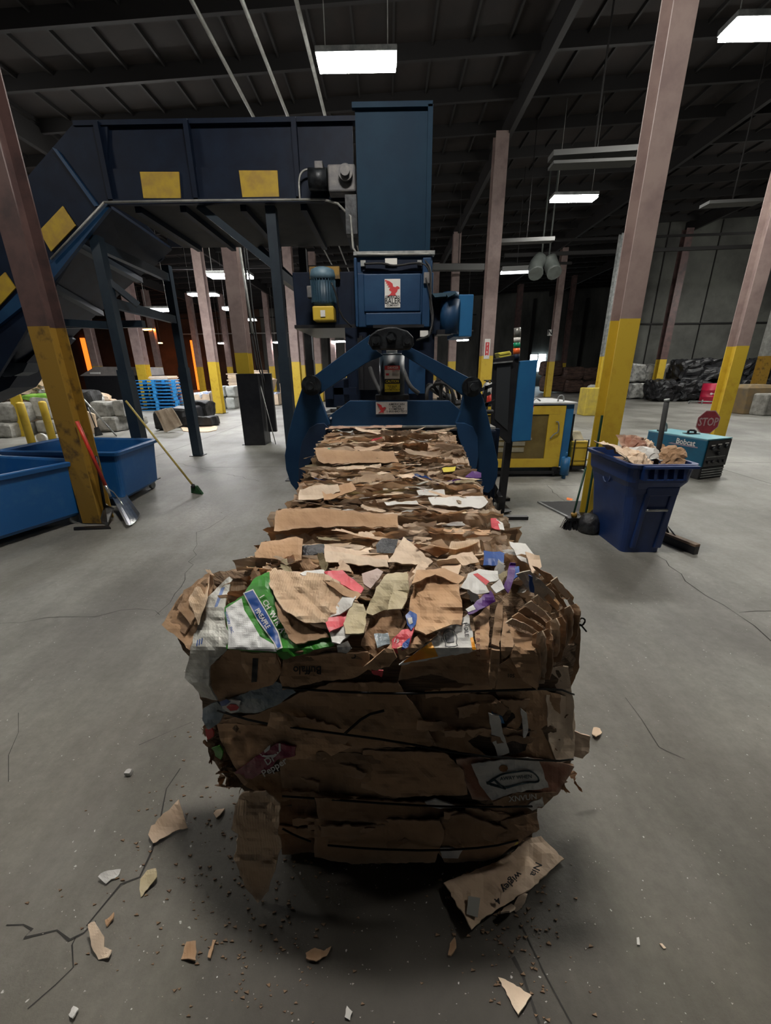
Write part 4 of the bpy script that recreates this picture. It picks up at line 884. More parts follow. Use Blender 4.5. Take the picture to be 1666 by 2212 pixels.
# broom yellow handle
t=thing('yellow_handled_broom','broom with yellow handle and green head propped on the far blue cart','broom',G(426,1066))
e=G(418,1050,.12); h=P(272,866,5.72)
B().cyl(e,h,.014,n=8).make('handle',mat('yellow_wood_handle',(.42,.33,.08),(.35,.26,.07),.5,0,12,.03),t)
B().cyl(e+Vector((-.0,.0,.03)),e+Vector((.0,-.02,-.02)),.02,.03,n=10).make('ferrule',BLK,t)
b=B(); b.prism([e+Vector((-.04,0,.0)),e+Vector((.05,-.02,.0)),e+Vector((.13,-.05,-.11)),e+Vector((-.06,.02,-.11))],(0,.05,0)); b.make('bristles',mat('green_bristles',(.01,.08,.02),(.005,.02,.008),.8,0,60,.5),t)
t=thing('silver_pole_squeegee','pole with bright silver shaft leaning by the grey concrete blocks','pole',G(252,942))
a=G(252,942,.01);h=P(180,862,10.6); m_=a.lerp(h,.35)
B().cyl(m_,h,.022,n=8).make('shaft',ALU,t); B().cyl(a,m_,.018,n=8).make('lower_shaft',STEEL,t)
# bollards
for (x,y),(tx,ty),l in (((74,965),(47,868),'left yellow bollard by the concrete blocks'),((119,957),(93,866),'right yellow bollard by the concrete blocks')):
    p=G(x-4,y-4); t=thing('bollard',l,'bollard',p,'yellow bollards'); hh=P(tx,ty,p.y).z
    o=B().lathe((0,0,0),[(.085,0),(.085,hh-.05),(.07,hh-.015),(.03,hh)],20).make('post_body',YEL); o.parent=t
    o=B().lathe((0,0,0),[(.105,0),(.105,.015)],16).make('base_flange',YELW); o.parent=t
yp=G(60,960); B().prism([P(21,862,11.3),P(42,852,11.3),P(66,935,11.3),P(45,960,11.3)],(0,.05,0)).make('x',YEL); o=bpy.data.objects['x']; o.name='yellow_guard_plate'; tag(o,'yellow leaning guard plate behind the left bollard','plate')
# concrete blocks (each liftable)
def cblock(px0,px1,py0,py1,Y,label,seed,dep=.8):
    a=P(px0,py0,Y);c=P(px1,py1,Y); z0=max(0,c.z)
    o=lump(B(),(0,0,0),(c.x-a.x-.02,dep,a.z-z0-.015),seed,.035,6,2.2).make('concrete_block',CONC); o.location=((a.x+c.x)/2,Y+dep/2,(a.z+z0)/2)
    tag(o,label,'concrete block','stacked concrete blocks on the left'); return o
cblock(188,238,868,905,12.2,'upper pale concrete block with dark stain right of the worn column',1)
cblock(238,272,866,902,12.25,'upper concrete block next to the near conveyor post',2)
cblock(205,256,902,938,12.0,'lower tan concrete block behind the silver pole',3)
cblock(252,292,902,922,12.6,'lower grey concrete block partly behind the near conveyor post',4)
cblock(58,112,858,908,11.9,'upper grey concrete block behind the two bollards',5)
cblock(70,128,908,958,11.7,'lower concrete block between the two bollards',6)
cblock(-40,36,872,915,11.2,'upper concrete block at the left edge under the conveyor tail',7)
cblock(-40,34,915,965,11.0,'lower concrete block at the left edge',8)
cblock(34,62,915,962,11.4,'narrow tan block behind the left bollard',9)
p=G(92,958); o=B().cyl((0,0,.13),(0,.06,.13),.12,n=20).cyl((0,-.01,.13),(0,0,.13),.03,n=10).make('round_valve_plate',WHT); o.location=p; tag(o,'round pale disc with black hub on the floor between the bollards','disc')
p=G(205,945,0); t=thing('square_spade','dull square spade standing against the tan concrete block','spade',p)
B().prism([G(205,943,.02),G(222,940,.02),P(212,922,p.y),P(203,924,p.y)],(0,.02,0)).make('blade',GREASE,t); B().cyl(P(207,924,p.y),P(190,880,p.y),.015,n=8).make('shaft',BLK,t)
o=B().plate([(184,888),(203,895),(210,935),(190,940)],11.7,.06).make('cardboard_offcut',PEACH); tag(o,'peach cardboard piece leaning left of the tan concrete block','cardboard')
# waste heap
rg=random.Random(4)
def heap(cx,cy,Y,w,h,n,label,m=(KRL,PEACH,WHP),sz=.35):
    b=B(); 
    for k in range(n):
        x=rg.uniform(-1,1); yy=rg.uniform(0,1)
        p=P(cx+x*w,cy-h*(1-abs(x)**1.5)*yy,Y+rg.uniform(-.3,.6)); s_=rg.uniform(.6,1.3)*sz; p.z=max(p.z,s_*.25)
        b.use(m[k%len(m)]); lump(b,p,(s_,s_*.6,s_*.5),rg.random()*1000,.14*s_/.35,4,3)
    p0=P(cx,cy,Y+.4); b.use(m[0]); lump(b,(p0.x,p0.y+.3,p0.z*.5),(2*w/862*Y*1.0,.9,max(.3,p0.z)),5,.1,6,2)
    tag(b.make('waste_heap',loc=(p0.x,p0.y,0)),label,'waste heap',kind='stuff')
heap(85,856,12.9,52,38,60,'heap of pale crushed cartons left of the worn yellow column')
heap(195,866,13.2,28,22,26,'small heap of tan crushed cartons right of the worn yellow column')
o=lump(B(),(0,0,0),(.9,.4,.16),77,.05,6,3).make('green_sack',mat('lime_green_film',(.25,.5,.08),(.15,.35,.05),.4,0,6,.3)); o.location=P(88,858,12.2); tag(o,'lime green sack on top of the concrete block','sack')
o=lump(B(),(0,0,0),(1.0,.5,1.1),78,.1,8,2).make('dark_tarp_bundle',mat('dark_tarp',(.05,.05,.05),(.02,.02,.02),.6,0,5,.3)); o.location=P(182,885,12.6); tag(o,'dark grey tarp bundle between worn column and pale block','bundle')
# compactor
t=thing('waste_compactor','grey topped dark waste compactor in the far left bay','compactor',(-16,22,0))
a=P(175,800,22);c=P(310,865,22)
B().prism([P(205,792,22),P(308,793,22),P(312,812,22),P(172,812,22)],(0,2,0)).make('hopper_lid',mat('pale_grey_lid',(.22,.20,.19),(.16,.15,.14),.6,0,3,.05),t)
B().bb(P(180,812,22).x,P(312,812,22).x,22,24,0,P(200,812,22).z).make('compactor_body',BLK,t)
B().plate([(194,804),(216,804),(216,808),(194,808)],21.95,.03).make('plate_label',WHT,t)
# blue pallets
PX0,PX1=P(288,860,19.0).x,P(384,860,19.0).x
for k in range(9):
    z=.02+k*.150; t=thing('blue_pallet','blue wooden pallet, %s of the stack behind the conveyor posts'%['bottom one','second from bottom','third from bottom','fourth from bottom','middle one','fourth from top','third from top','second from top','topmost'][k],'pallet',((PX0+PX1)/2+rg.uniform(-.04,.04),19.5,z),'blue pallets in the tall stack')
    W=(PX1-PX0)*.96
    for i in range(5): o=B().bb(-W/2,W/2,-.5+i*.22,-.38+i*.22,.115,.135).make('deck_board',PALB); o.parent=t
    for i in range(3): o=B().bb(-W/2,W/2,-.5+i*.44,-.38+i*.44,.0,.02).make('bottom_board',PALB); o.parent=t
    for i in range(3):
        for j in (0,2): o=B().bb(-W/2+i*(W-.14)/2,-W/2+.14+i*(W-.14)/2,-.5+j*.44,-.36+j*.44,.02,.115).make('block_spacer',PALB); o.parent=t
for (x0,x1,y0,y1,Y,l,sd_) in ((322,362,886,935,12.2,'low black film bale with cardboard sheet in front of the blue pallets',31),(362,425,880,928,12.9,'middle black film bale beside the far conveyor post',32),(390,452,868,905,13.6,'upper black film bale right of the far conveyor post',33),(400,460,902,930,12.9,'lower black film bale right of the far conveyor post',34)):
    bale(x0,x1,y0,y1,Y,.8,l,BB,'black_film_bale','black film bales on the left',seed=sd_,amp=.08,straps=False,n=8)
b=B(); pp=[(334,888),(371,880),(395,918),(356,936)]; q=[P(x,y,11.95) for x,y in pp]
g=[[None]*9 for _ in range(7)]
for i in range(9):
    for j in range(7):
        u=i/8;v=j/6; p=q[0].lerp(q[1],u).lerp(q[3].lerp(q[2],u),v); p.y+=.04*math.sin(u*16)+.03*math.sin(u*7+v*3); g[j][i]=b.bm.verts.new(p)
for i in range(8):
    for j in range(6): b.face([g[j][i],g[j][i+1],g[j+1][i+1],g[j+1][i]])
o=b.make('wavy_cardboard_sheet',KRL,solid=.01); tag(o,'wavy tan cardboard sheet draped over the low black bale','cardboard')
o=B().prism([G(*p) for p in ((390,922),(420,928),(442,918),(470,922),(468,930),(448,934),(415,934),(396,932))],(0,0,.02)).make('flat_cardboard',PEACH); tag(o,'flat peach cardboard on the floor below the black bales','cardboard')
# gaylord boxes
def gay(x0,x1,y0,y1,Y,dep,label,fill=None,seed=0):
    a=P(x0,y0,Y);c=P(x1,y1,Y); W=c.x-a.x;H=max(.3,a.z-max(0,c.z)); t=thing('bulk_box',label,'box',((a.x+c.x)/2,Y+dep/2,0),'bulk cardboard boxes')
    b=B(); k=.02; b.bb(-W/2,W/2,-dep/2,-dep/2+k,0,H).bb(-W/2,W/2,dep/2-k,dep/2,0,H*1.03).bb(-W/2,-W/2+k,-dep/2,dep/2,0,H).bb(W/2-k,W/2,-dep/2,dep/2,0,H*1.05).bb(-W/2,W/2,-dep/2,dep/2,0,.03)
    o=b.make('box_wall',KRL); o.parent=t
    if fill: o=lump(B(),(0,0,H*.75),(W*.92,dep*.92,H*.6),seed,.14,7,2.5).make('bagged_contents',fill); o.parent=t
    return t
PNK=mat('pink_plastic_bags',(.70,.12,.28),(.8,.3,.4),.4,0,7,.4); WBG=mat('white_blue_bags',(.62,.66,.75),(.15,.3,.7),.4,0,5,.4,thr=(.5,.62))
gay(382,412,833,866,19.6,1.0,'bulk box heaped with bright pink bags behind the far conveyor post',PNK,5)
gay(414,456,836,872,18.8,1.1,'bulk box with white and blue bags left of the conduit column',WBG,6)
gay(560,602,838,862,21.5,1.1,'bulk box with white bags right of the black guard panel',WBG,7)
gay(602,628,812,852,24,1.0,'bulk box left of the front conveyor post',None)
gay(650,690,815,856,24,1.2,'bulk box behind the left lever arm, nearer the pink column')
gay(694,744,812,854,24.5,1.2,'bulk box seen through the clamp opening on the left')
gay(938,1000,812,850,25,1.4,'bulk box seen through the clamp opening on the right')
t=gay(565,584,812,836,21.8,.8,'tilted open carton on top of the bulk box behind the guard panel'); t.rotation_euler=(0,.35,0); t.location.z=.80; t['group']='bulk cardboard boxes'
GB=mat('pale_grey_bale_wrap',(.42,.44,.42),(.30,.32,.30),.5,0,5,.3)
k=0
for x0,x1 in ((468,486),(486,508)):
    for y0,y1 in ((834,858),(858,884)):
        p=P(x0,y0,19.6);c=P(x1,y1,19.6); z0=max(.0,c.z); o=lump(B(),(0,0,0),(c.x-p.x,.8,p.z-z0-.01),90+k,.03,6,2).make('wrapped_grey_block',GB); o.location=((p.x+c.x)/2,20.0,(p.z+z0)/2); tag(o,('upper ' if y0==834 else 'lower ')+('left' if x0==468 else 'right')+' pale grey wrapped block beside the black guard','wrapped block','pale grey wrapped blocks'); k+=1
# flat stacked cardboard on pallets
def stack(x0,x1,y0,y1,Y,label,n=8,m=KRL):
    a=P(x0,y0,Y);c=P(x1,y1,Y); H=(a.z-c.z)/n; t=thing('flattened_carton_stack',label,'cardboard stack',((a.x+c.x)/2,Y,c.z),'stacks of flattened cartons')
    for k in range(n): w=(c.x-a.x)/2*rg.uniform(.88,1.02); o=B().bb(-w+rg.uniform(-.1,.1),w,-.5,.5,k*H,k*H+H*.8).make('carton_layer',m); o.parent=t
    if c.z>0.3: o=B().bb(-(c.x-a.x)/2,(c.x-a.x)/2,-.5,.5,-c.z,0).make('lower_carton_block',KRD); o.parent=t
stack(330,378,812,832,20.5,'flattened carton stack above the blue pallets'); stack(497,530,806,832,23,'flattened carton stack left of the guarded column'); stack(545,576,799,830,24,'flattened carton stack right of the guarded column')
for x,Y in ((606,26),): pass

# ================= CARDBOARD BALES (foreground) =================
RG=random.Random(11)
def fold_field(seed,size,n=5,k=.25):
    rg=random.Random(seed); fl=[]
    for _ in range(n):
        a=rg.uniform(0,PI); fl.append((math.cos(a),math.sin(a),rg.uniform(-.45,.45)*size,rg.uniform(-k,k)))
    def h(x,y):
        s=0
        for c,s_,o,kk in fl: s+=kk*abs(c*x+s_*y-o)
        return s
    return h
def inside(p,poly):
    x,y=p; r=False; j=len(poly)-1
    for i in range(len(poly)):
        xi,yi=poly[i]; xj,yj=poly[j]
        if (yi>y)!=(yj>y) and x<(xj-xi)*(y-yi)/(yj-yi+1e-12)+xi: r=not r
        j=i
    return r
def nearest(p,poly):
    best=None;bd=1e18
    for i in range(len(poly)):
        a=poly[i];c=poly[(i+1)%len(poly)]; dx,dy=c[0]-a[0],c[1]-a[1]; L=dx*dx+dy*dy
        t=0 if L==0 else max(0,min(1,((p[0]-a[0])*dx+(p[1]-a[1])*dy)/L)); q=(a[0]+t*dx,a[1]+t*dy); d=(q[0]-p[0])**2+(q[1]-p[1])**2
        if d<bd: bd=d;best=q
    return best
def rag(poly,amt,step,rg):
    out=[]
    for i in range(len(poly)):
        a=poly[i];c=poly[(i+1)%len(poly)]; L=math.hypot(c[0]-a[0],c[1]-a[1]); n=max(1,int(L/step))
        for k in range(n):
            t=k/n; j=amt if k else amt*.3
            out.append((a[0]+(c[0]-a[0])*t+rg.uniform(-j,j),a[1]+(c[1]-a[1])*t+rg.uniform(-j,j)))
    return out
def lerp(a,b,t): return a+(b-a)*t
def corner_map(cs,corners,x0,y0,step):
    bd=set()
    for i,j in cs:
        for v in ((i,j),(i+1,j),(i,j+1),(i+1,j+1)):
            if not all(q in cs for q in (v,(v[0]-1,v[1]),(v[0],v[1]-1),(v[0]-1,v[1]-1))): bd.add(v)
    M_={}
    for c in corners:
        best=None;d0=(step*1.3)**2
        for v in bd:
            if v in M_: continue
            d=(x0+v[0]*step-c[0])**2+(y0+v[1]*step-c[1])**2
            if d<d0: d0=d;best=v
        if best: M_[best]=c
    return M_
def YS(px,py):
    if py<1225: y=1.24
    elif py<1400: t=(py-1225)/175; y=lerp(1.22,.93,t**.8)
    else: y=.93
    t=abs(px-840)/420; y+=.13*min(1.3,t)**4
    if py>1700: y+=.00
    return y
def sheet(name,poly,off,m,parent,seed=0,step=7,k=.18,nf=5,amp=.006,ragged=2.0,rstep=9,th=.004,tilt=(0,0),ys=YS,label=None,smooth=False):
    rg=random.Random(seed*7+1); corners=poly; poly=rag(poly,ragged,rstep,rg)
    xs=[p[0] for p in poly]; yy=[p[1] for p in poly]; cx,cy=(min(xs)+max(xs))/2,(min(yy)+max(yy))/2; S=max(max(xs)-min(xs),max(yy)-min(yy))/862.
    hf=fold_field(seed+50,S,nf,k); b=B(); V={}
    nx=int((max(xs)-min(xs))/step)+2; ny=int((max(yy)-min(yy))/step)+2; x0=min(xs)-step*.5; y0=min(yy)-step*.5
    cells=[(i,j) for i in range(nx) for j in range(ny) if inside((x0+(i+.5)*step,y0+(j+.5)*step),poly)]
    cs=set(cells)
    CM=corner_map(cs,corners,x0,y0,step)
    def hgt(px,py):
        u,v=(px-cx)/862.,(py-cy)/862.
        n=noise.noise(Vector((px*.013+seed,py*.02,seed)))*amp*2+noise.noise(Vector((px*.05+seed,py*.06,seed)))*amp
        return hf(u,v)*.5+n+u*tilt[0]+v*tilt[1]
    h0=hgt(cx,cy)
    def pos(px,py,extra=0): return P(px,py,ys(px,py)-off-(hgt(px,py)-h0)-extra)
    def vt(i,j):
        if (i,j) not in V:
            px,py=x0+i*step,y0+j*step
            if (i,j) in CM: px,py=CM[(i,j)]
            elif not all(q in cs for q in ((i,j),(i-1,j),(i,j-1),(i-1,j-1))): px,py=nearest((px,py),poly)
            V[(i,j)]=b.bm.verts.new(pos(px,py))
        return V[(i,j)]
    for i,j in cells: b.face([vt(i,j),vt(i+1,j),vt(i+1,j+1),vt(i,j+1)])
    bmesh.ops.remove_doubles(b.bm,verts=b.bm.verts,dist=.0003)
    o=b.make(name,m,parent,solid=th,smooth=smooth,fixn=False,label=label); return o,pos
def ptext(o,pos,body,size,px,py,rot,m,nm='lettering',sx=1,extra=.005,mirror=False):
    c,s=math.cos(rot),math.sin(rot)
    b=B(); b.text(body,size,lambda u,v:pos(px+(u*sx*c+v*s),py+(u*sx*s-v*c),extra)); return b.make(nm,m,o,fixn=False)
def pshape(o,pos,poly,m,nm,extra=.004,step=4):
    b=B(); xs=[p[0] for p in poly]; yy=[p[1] for p in poly]; V={}; x0,y0=min(xs)-step/2,min(yy)-step/2
    nx=int((max(xs)-min(xs))/step)+2; ny=int((max(yy)-min(yy))/step)+2
    cs={(i,j) for i in range(nx) for j in range(ny) if inside((x0+(i+.5)*step,y0+(j+.5)*step),poly)}
    CM=corner_map(cs,poly,x0,y0,step)
    def vt(i,j):
        if (i,j) not in V:
            p=(x0+i*step,y0+j*step)
            if (i,j) in CM: p=CM[(i,j)]
            elif not all(q in cs for q in ((i,j),(i-1,j),(i,j-1),(i-1,j-1))): p=nearest(p,poly)
            V[(i,j)]=b.bm.verts.new(pos(p[0],p[1],extra))
        return V[(i,j)]
    for i,j in cs: b.face([vt(i,j),vt(i+1,j),vt(i+1,j+1),vt(i,j+1)])
    return b.make(nm,m,o,fixn=False)
# ---- ribbon library: ragged compressed strips, normals along Y ----
def ribbon_mesh(seed,L=.4,H=.17,nx=14,rows=5,curl=0,thick=.004):
    rg=random.Random(seed); bm=bmesh.new(); so=rg.uniform(0,100)
    zs=[0,-.012,-.03,-.07,-H][:rows]; g=[]
    top=[.012*noise.noise(Vector((so+i*.5,3,0)))*2+rg.uniform(-.006,.006) for i in range(nx+1)]
    cw=[noise.noise(Vector((so+i*.16,8,0))) for i in range(nx+1)]
    for r,z in enumerate(zs):
        row=[]
        for i in range(nx+1):
            x=-L/2+L*i/nx+(rg.uniform(-.006,.006) if r<4 else 0); w_=1-r/(rows-1)
            yv=.010*noise.noise(Vector((so+i*.35,r*.4,1)))+.005*noise.noise(Vector((so+i*1.1,r,5)))
            zz_=z+top[i]*w_
            if r<3: 
                c=curl+cw[i]*1.2; yv+=c*(3-r)*.012; zz_-=abs(c)*(3-r)*.003
            if i in(0,nx): x+=rg.uniform(-.012,.012)
            row.append(bm.verts.new((x,yv,zz_)))
        g.append(row)
    for r in range(rows-1):
        for i in range(nx):
            bm.faces.new([g[r][i],g[r+1][i],g[r+1][i+1],g[r][i+1]])
    # thickness
    ret=bmesh.ops.solidify(bm,geom=bm.faces[:],thickness=thick)
    me=bpy.data.meshes.new('cardboard_strip'); bm.to_mesh(me); bm.free(); return me
def flap_mesh(seed,L=.22,Wd=.10,nx=8,ny=5):
    rg=random.Random(seed); bm=bmesh.new(); so=rg.uniform(0,100); g=[]; hf=fold_field(seed,L,5,.55)
    for j in range(ny+1):
        row=[]
        for i in range(nx+1):
            x=-L/2+L*i/nx; y=-Wd/2+Wd*j/ny
            e=(i in(0,nx))+(j in(0,ny)); x+=rg.uniform(-1,1)*(.012 if e else .003); y+=rg.uniform(-1,1)*(.012 if e else .003)
            row.append(bm.verts.new((x,y,hf(x,y)*.6+.015*noise.noise(Vector((x*12+so,y*12,0))))))
        g.append(row)
    cut=rg.choice([0,1,2,3])
    for j in range(ny):
        for i in range(nx):
            if (cut==0 and i+j<2) or (cut==1 and (nx-i)+j<3) or (cut==2 and i+(ny-j)<3) or (cut==3 and rg.random()<.04): continue
            bm.faces.new([g[j][i],g[j][i+1],g[j+1][i+1],g[j+1][i]])
    bmesh.ops.solidify(bm,geom=bm.faces[:],thickness=.004)
    me=bpy.data.meshes.new('cardboard_flap'); bm.to_mesh(me); bm.free(); return me
RB=[ribbon_mesh(100+i,curl=RG.choice([-1.2,-.5,0,0,.5,1.0])) for i in range(26)]
FLP=[flap_mesh(300+i,L=RG.uniform(.14,.28),Wd=RG.uniform(.06,.13)) for i in range(20)]
def strip(me,m,parent,loc,rot=(0,0,0),scl=(1,1,1),name='cardboard_strip'):
    me2=me
    key=(me.name,m.name)
    if key not in VAR: c=me.copy(); c.materials.clear(); c.materials.append(m); VAR[key]=c
    o=bpy.data.objects.new(name,VAR[key]); COL.objects.link(o); o.parent=parent; o.location=Vector(loc)-wloc(parent); o.rotation_euler=rot; o.scale=scl; return o
VAR={}
def ttop(y):   # height of the bale train top along its length
    pts=[(1.22,1.0),(1.4,1.005),(1.6,.995),(1.8,1.01),(2.0,1.02),(2.5,1.085),(2.9,1.135),(3.42,1.18)]
    if y<=pts[0][0]: return pts[0][1]
    for (a,za),(c,zc_) in zip(pts,pts[1:]):
        if y<=c: return lerp(za,zc_,(y-a)/(c-a))
    return pts[-1][1]
tr=thing('cardboard_bale_train','long run of compressed cardboard bale emerging from the blue clamp','bale',(0,2.4,0))
FB=[1.28,1.40,1.56,1.74,1.92,2.12,2.34,2.58,2.86,3.14,3.46]   # flake boundaries
# solid cores of the flakes
for k in range(len(FB)-1):
    y0,y1=FB[k],FB[k+1]; zt=ttop((y0+y1)/2)-.045
    c=(RG.uniform(-.012,.012),(y0+y1)/2,zt/2)
    lump(B(),c,(.96+RG.uniform(-.03,.03),y1-y0+.02,zt),500+k,.03,12,4).make('flake_core',CORE,tr)
cnt=0
for k in range(len(FB)-1):
    y0,y1=FB[k],FB[k+1]; n=int((y1-y0)/.0165); sh=RG.uniform(-.02,.02)
    for j in range(n):
        f=(j+.5)/n; y=y0+(y1-y0)*f; base=ttop(y)+ .042*(1-f)-.026+RG.uniform(-.012,.010)
        hw=.505+RG.uniform(-.03,.025)+(.03 if k in(2,3) else 0); x=-hw+sh
        while x<hw+sh-.08:
            L=RG.uniform(.22,.62) if RG.random()<.75 else RG.uniform(.6,.9)
            if x+L>hw+sh: L=max(.12,hw+sh-x)
            me=RG.choice(RB); m=RG.choices([KRT,KRL,KRC,KR,WHP,PEACH,BEIGE],[5,6,2,1,.55,2,.5])[0]
            strip(me,m,tr,(x+L/2,y+RG.uniform(-.006,.006),base+RG.uniform(-.014,.012)),(RG.uniform(-.25,.25),RG.uniform(-.03,.03),RG.uniform(-.04,.04)),(L/.4,1,1 if RG.random()<.8 else 1.3)); cnt+=1
            x+=L*RG.uniform(.86,1.0)
# upright panels forming the front edge of each flake
for k in range(len(FB)-1):
    x=-.50+RG.uniform(-.03,.03)
    while x<.42:
        L=RG.uniform(.12,.5); L=min(L,.52-x)
        if RG.random()<.75:
            strip(RG.choice(RB),RG.choice([KRT,KRL,KRC,PEACH,KR]),tr,(x+L/2,FB[k]+RG.uniform(-.012,.01),ttop(FB[k])+RG.uniform(.012,.034)),(RG.uniform(-.55,-.1),RG.uniform(-.05,.05),RG.uniform(-.1,.1)),(L/.4,1,1))
        x+=L
# side faces
for s in(-1,1):
    for k in range(60):
        y=RG.uniform(1.45,3.2); z=RG.uniform(.2,.97)
        strip(RG.choice(RB),RG.choice([KR,KRT,KRC]),tr,(s*(.485+RG.uniform(-.01,.015)),min(y,3.15),z),(RG.uniform(-.2,.2),RG.uniform(-.1,.1),R(90)+RG.uniform(-.1,.1)),(RG.uniform(.6,1.2),1,1))
# flaps and coloured scraps on top
cols=[(KRL,48),(PEACH,30),(KRT,40),(KRC,12),(WHP,22),(BEIGE,8),(PINK,3),(BLUEI,3),(PURP,1),(KR,10)]
for m,n in cols:
    for _ in range(n):
        y=1.3+2.1*RG.random()**1.2; x=RG.uniform(-.47,.47)
        s_=RG.uniform(.35,.85)*(1.0 if m in(KRL,PEACH,KR,KRC,KRD) else .7)
        strip(RG.choice(FLP),m,tr,(x,y,ttop(y)+RG.uniform(.0,.022)),(RG.uniform(-.15,.45),RG.uniform(-.1,.1),RG.uniform(-.3,.3)+(PI if RG.random()<.5 else 0)),(s_*1.2,s_*.8,s_*.7),'loose_flap')
# distinctive pieces along the train, set on its top surface
def YT(px,py):
    # intersect the view ray with the train's top surface
    lo,hi=1.0,3.6
    for _ in range(30):
        mid=(lo+hi)/2; z=P(px,py,mid).z
        if z>ttop(mid)+.015: lo=mid
        else: hi=mid
    return lo
_yt={}
def ytc(py):
    k=round(py)
    if k not in _yt: _yt[k]=YT(833,k)
    return _yt[k]
def tsheet(poly,Y,m,seed,name='cardboard_panel',**kw):
    yb=max(p[1] for p in poly); y0=ytc(yb)
    return sheet(name,poly,.004,m,tr,seed,ys=lambda x,y:lerp(y0,ytc(y),.55),step=kw.pop('step',7),**kw)
tsheet([(597,1103),(700,1097),(742,1103),(860,1112),(860,1140),(760,1138),(680,1140),(592,1148)],1.66,KR,1)
tsheet([(680,968),(760,975),(850,974),(862,1000),(700,1002),(688,996)],2.62,KR,2,k=.05)
tsheet([(648,1058),(690,1048),(730,1046),(735,1062),(692,1078),(645,1080)],1.93,KRL,3)
tsheet([(695,1060),(760,1042),(770,1058),(720,1078),(700,1080)],1.90,KR,4)
tsheet([(550,1195),(565,1172),(640,1160),(655,1165),(652,1210),(640,1214),(552,1205)],1.36,KR,5,k=.3)
tsheet([(838,1215),(872,1160),(936,1214),(925,1222)],1.33,KRL,6,k=.08)
tsheet([(702,1178),(740,1183),(838,1200),(842,1214),(760,1216),(702,1208)],1.35,PEACH,7)
tsheet([(702,1190),(836,1210),(840,1226),(704,1214)],1.325,KRL,8)
tsheet([(975,1170),(1035,1165),(1042,1195),(1000,1205),(968,1200)],1.36,KRC,9)
tsheet([(905,1185),(955,1165),(975,1190),(945,1205)],1.40,KRD,10)
tsheet([(975,1200),(1020,1192),(1035,1215),(985,1225),(955,1210)],1.33,PEACH,11)
tsheet([(1100,1170),(1135,1175),(1165,1210),(1150,1225),(1118,1205)],1.34,WHP,12,name='coated_board_panel')
tsheet([(1135,1192),(1165,1200),(1170,1225),(1150,1240)],1.30,PEACH,13)
tsheet([(925,1075),(1045,1072),(1055,1085),(1040,1098),(935,1092)],1.78,WHP,14,name='coated_board_panel',k=.1)
tsheet([(830,1085),(900,1082),(905,1090),(835,1092)],1.80,WHP,15,name='coated_board_panel')
tsheet([(900,1060),(960,1058),(962,1070),(905,1070)],1.92,WHP,16,name='coated_board_panel')
tsheet([(914,1060),(922,1060),(924,1070),(915,1070)],1.915,PINK,17,name='pink_scrap')
tsheet([(672,1055),(692,1052),(690,1064),(676,1064)],1.92,REDI,18,name='red_scrap')
tsheet([(1045,1190),(1080,1192),(1090,1196),(1088,1222),(1044,1222)],1.32,BLUEI,19,name='blue_white_wrapper')
tsheet([(1056,1198),(1078,1198),(1078,1214),(1056,1214)],1.312,WHP,20,name='barcode_patch')
tsheet([(1060,1120),(1072,1120),(1088,1140),(1082,1146),(1062,1140)],1.60,PINK,21,name='pink_scrap')
tsheet([(1072,1122),(1086,1130),(1090,1146),(1080,1144)],1.58,WHP,22,name='coated_board_panel')
tsheet([(652,1180),(700,1176),(702,1196),(655,1200)],1.38,BLKPL,23,name='black_film_bundle',k=.3)
tsheet([(812,1178),(825,1164),(860,1165),(852,1195),(815,1196)],1.36,BLKPL,24,name='black_film_bundle',k=.3)
tsheet([(725,918),(870,916),(868,924),(690,928)],3.30,KRR,25,name='reddish_board',k=.05,step=5)
tsheet([(708,968),(713,968),(716,992),(711,992)],2.60,mat('sea_green_print',(.08,.22,.16),None,.5),26,name='green_tape',k=.0,step=4,ragged=.5)
tsheet([(1020,1018),(1040,1022),(1040,1032),(1005,1030)],2.15,PURP,27,name='purple_scrap',step=4)
tsheet([(955,1012),(985,1008),(982,1018),(958,1020)],2.2,mat('lemon_print',(.6,.5,.05),None,.5),28,name='yellow_scrap',step=4)
for i in range(26):  # medium panels tipped up, faces toward the light
    y=RG.uniform(1.36,3.2); x=RG.uniform(-.45,.45)
    strip(RG.choice(FLP),RG.choice([KR,KRL,KRC]),tr,(x,y,ttop(y)+.02),(RG.uniform(.3,.9),RG.uniform(-.12,.12),RG.uniform(-.3,.3)),(1.1,.6,.8),'loose_flap')

# ---- front bale ----
fb=thing('cardboard_bale','nearest tied cardboard bale with green pineapple bag and dented boxes','bale',(0,1.0,0))
lump(B(),(-.0,1.12,.47),(.86,.30,.90),900,.03,12,3).make('bale_core',CORE,fb)
SIL=[(400,1300),(450,1240),(560,1216),(900,1212),(1150,1235),(1215,1290),(1245,1370),(1238,1450),(1225,1520),(1235,1640),(1200,1700),(1160,1740),(1150,1820),(1090,1858),(900,1868),(620,1858),(600,1760),(500,1690),(455,1640),(440,1540),(420,1440),(385,1380)]
sheet('crumpled_backing',SIL,-.035,CORE,fb,3,step=12,k=.06,amp=.02,ragged=6)
def S(nm,poly,off,m,seed,**kw):
    if m in (KR,KRD,KRC) and kw.get('k',.18)<.3: kw['k']=kw.get('k',.18)*1.9+.05; kw['nf']=8; kw['amp']=kw.get('amp',.006)*1.3
    return sheet(nm,poly,off,m,fb,seed,**kw)
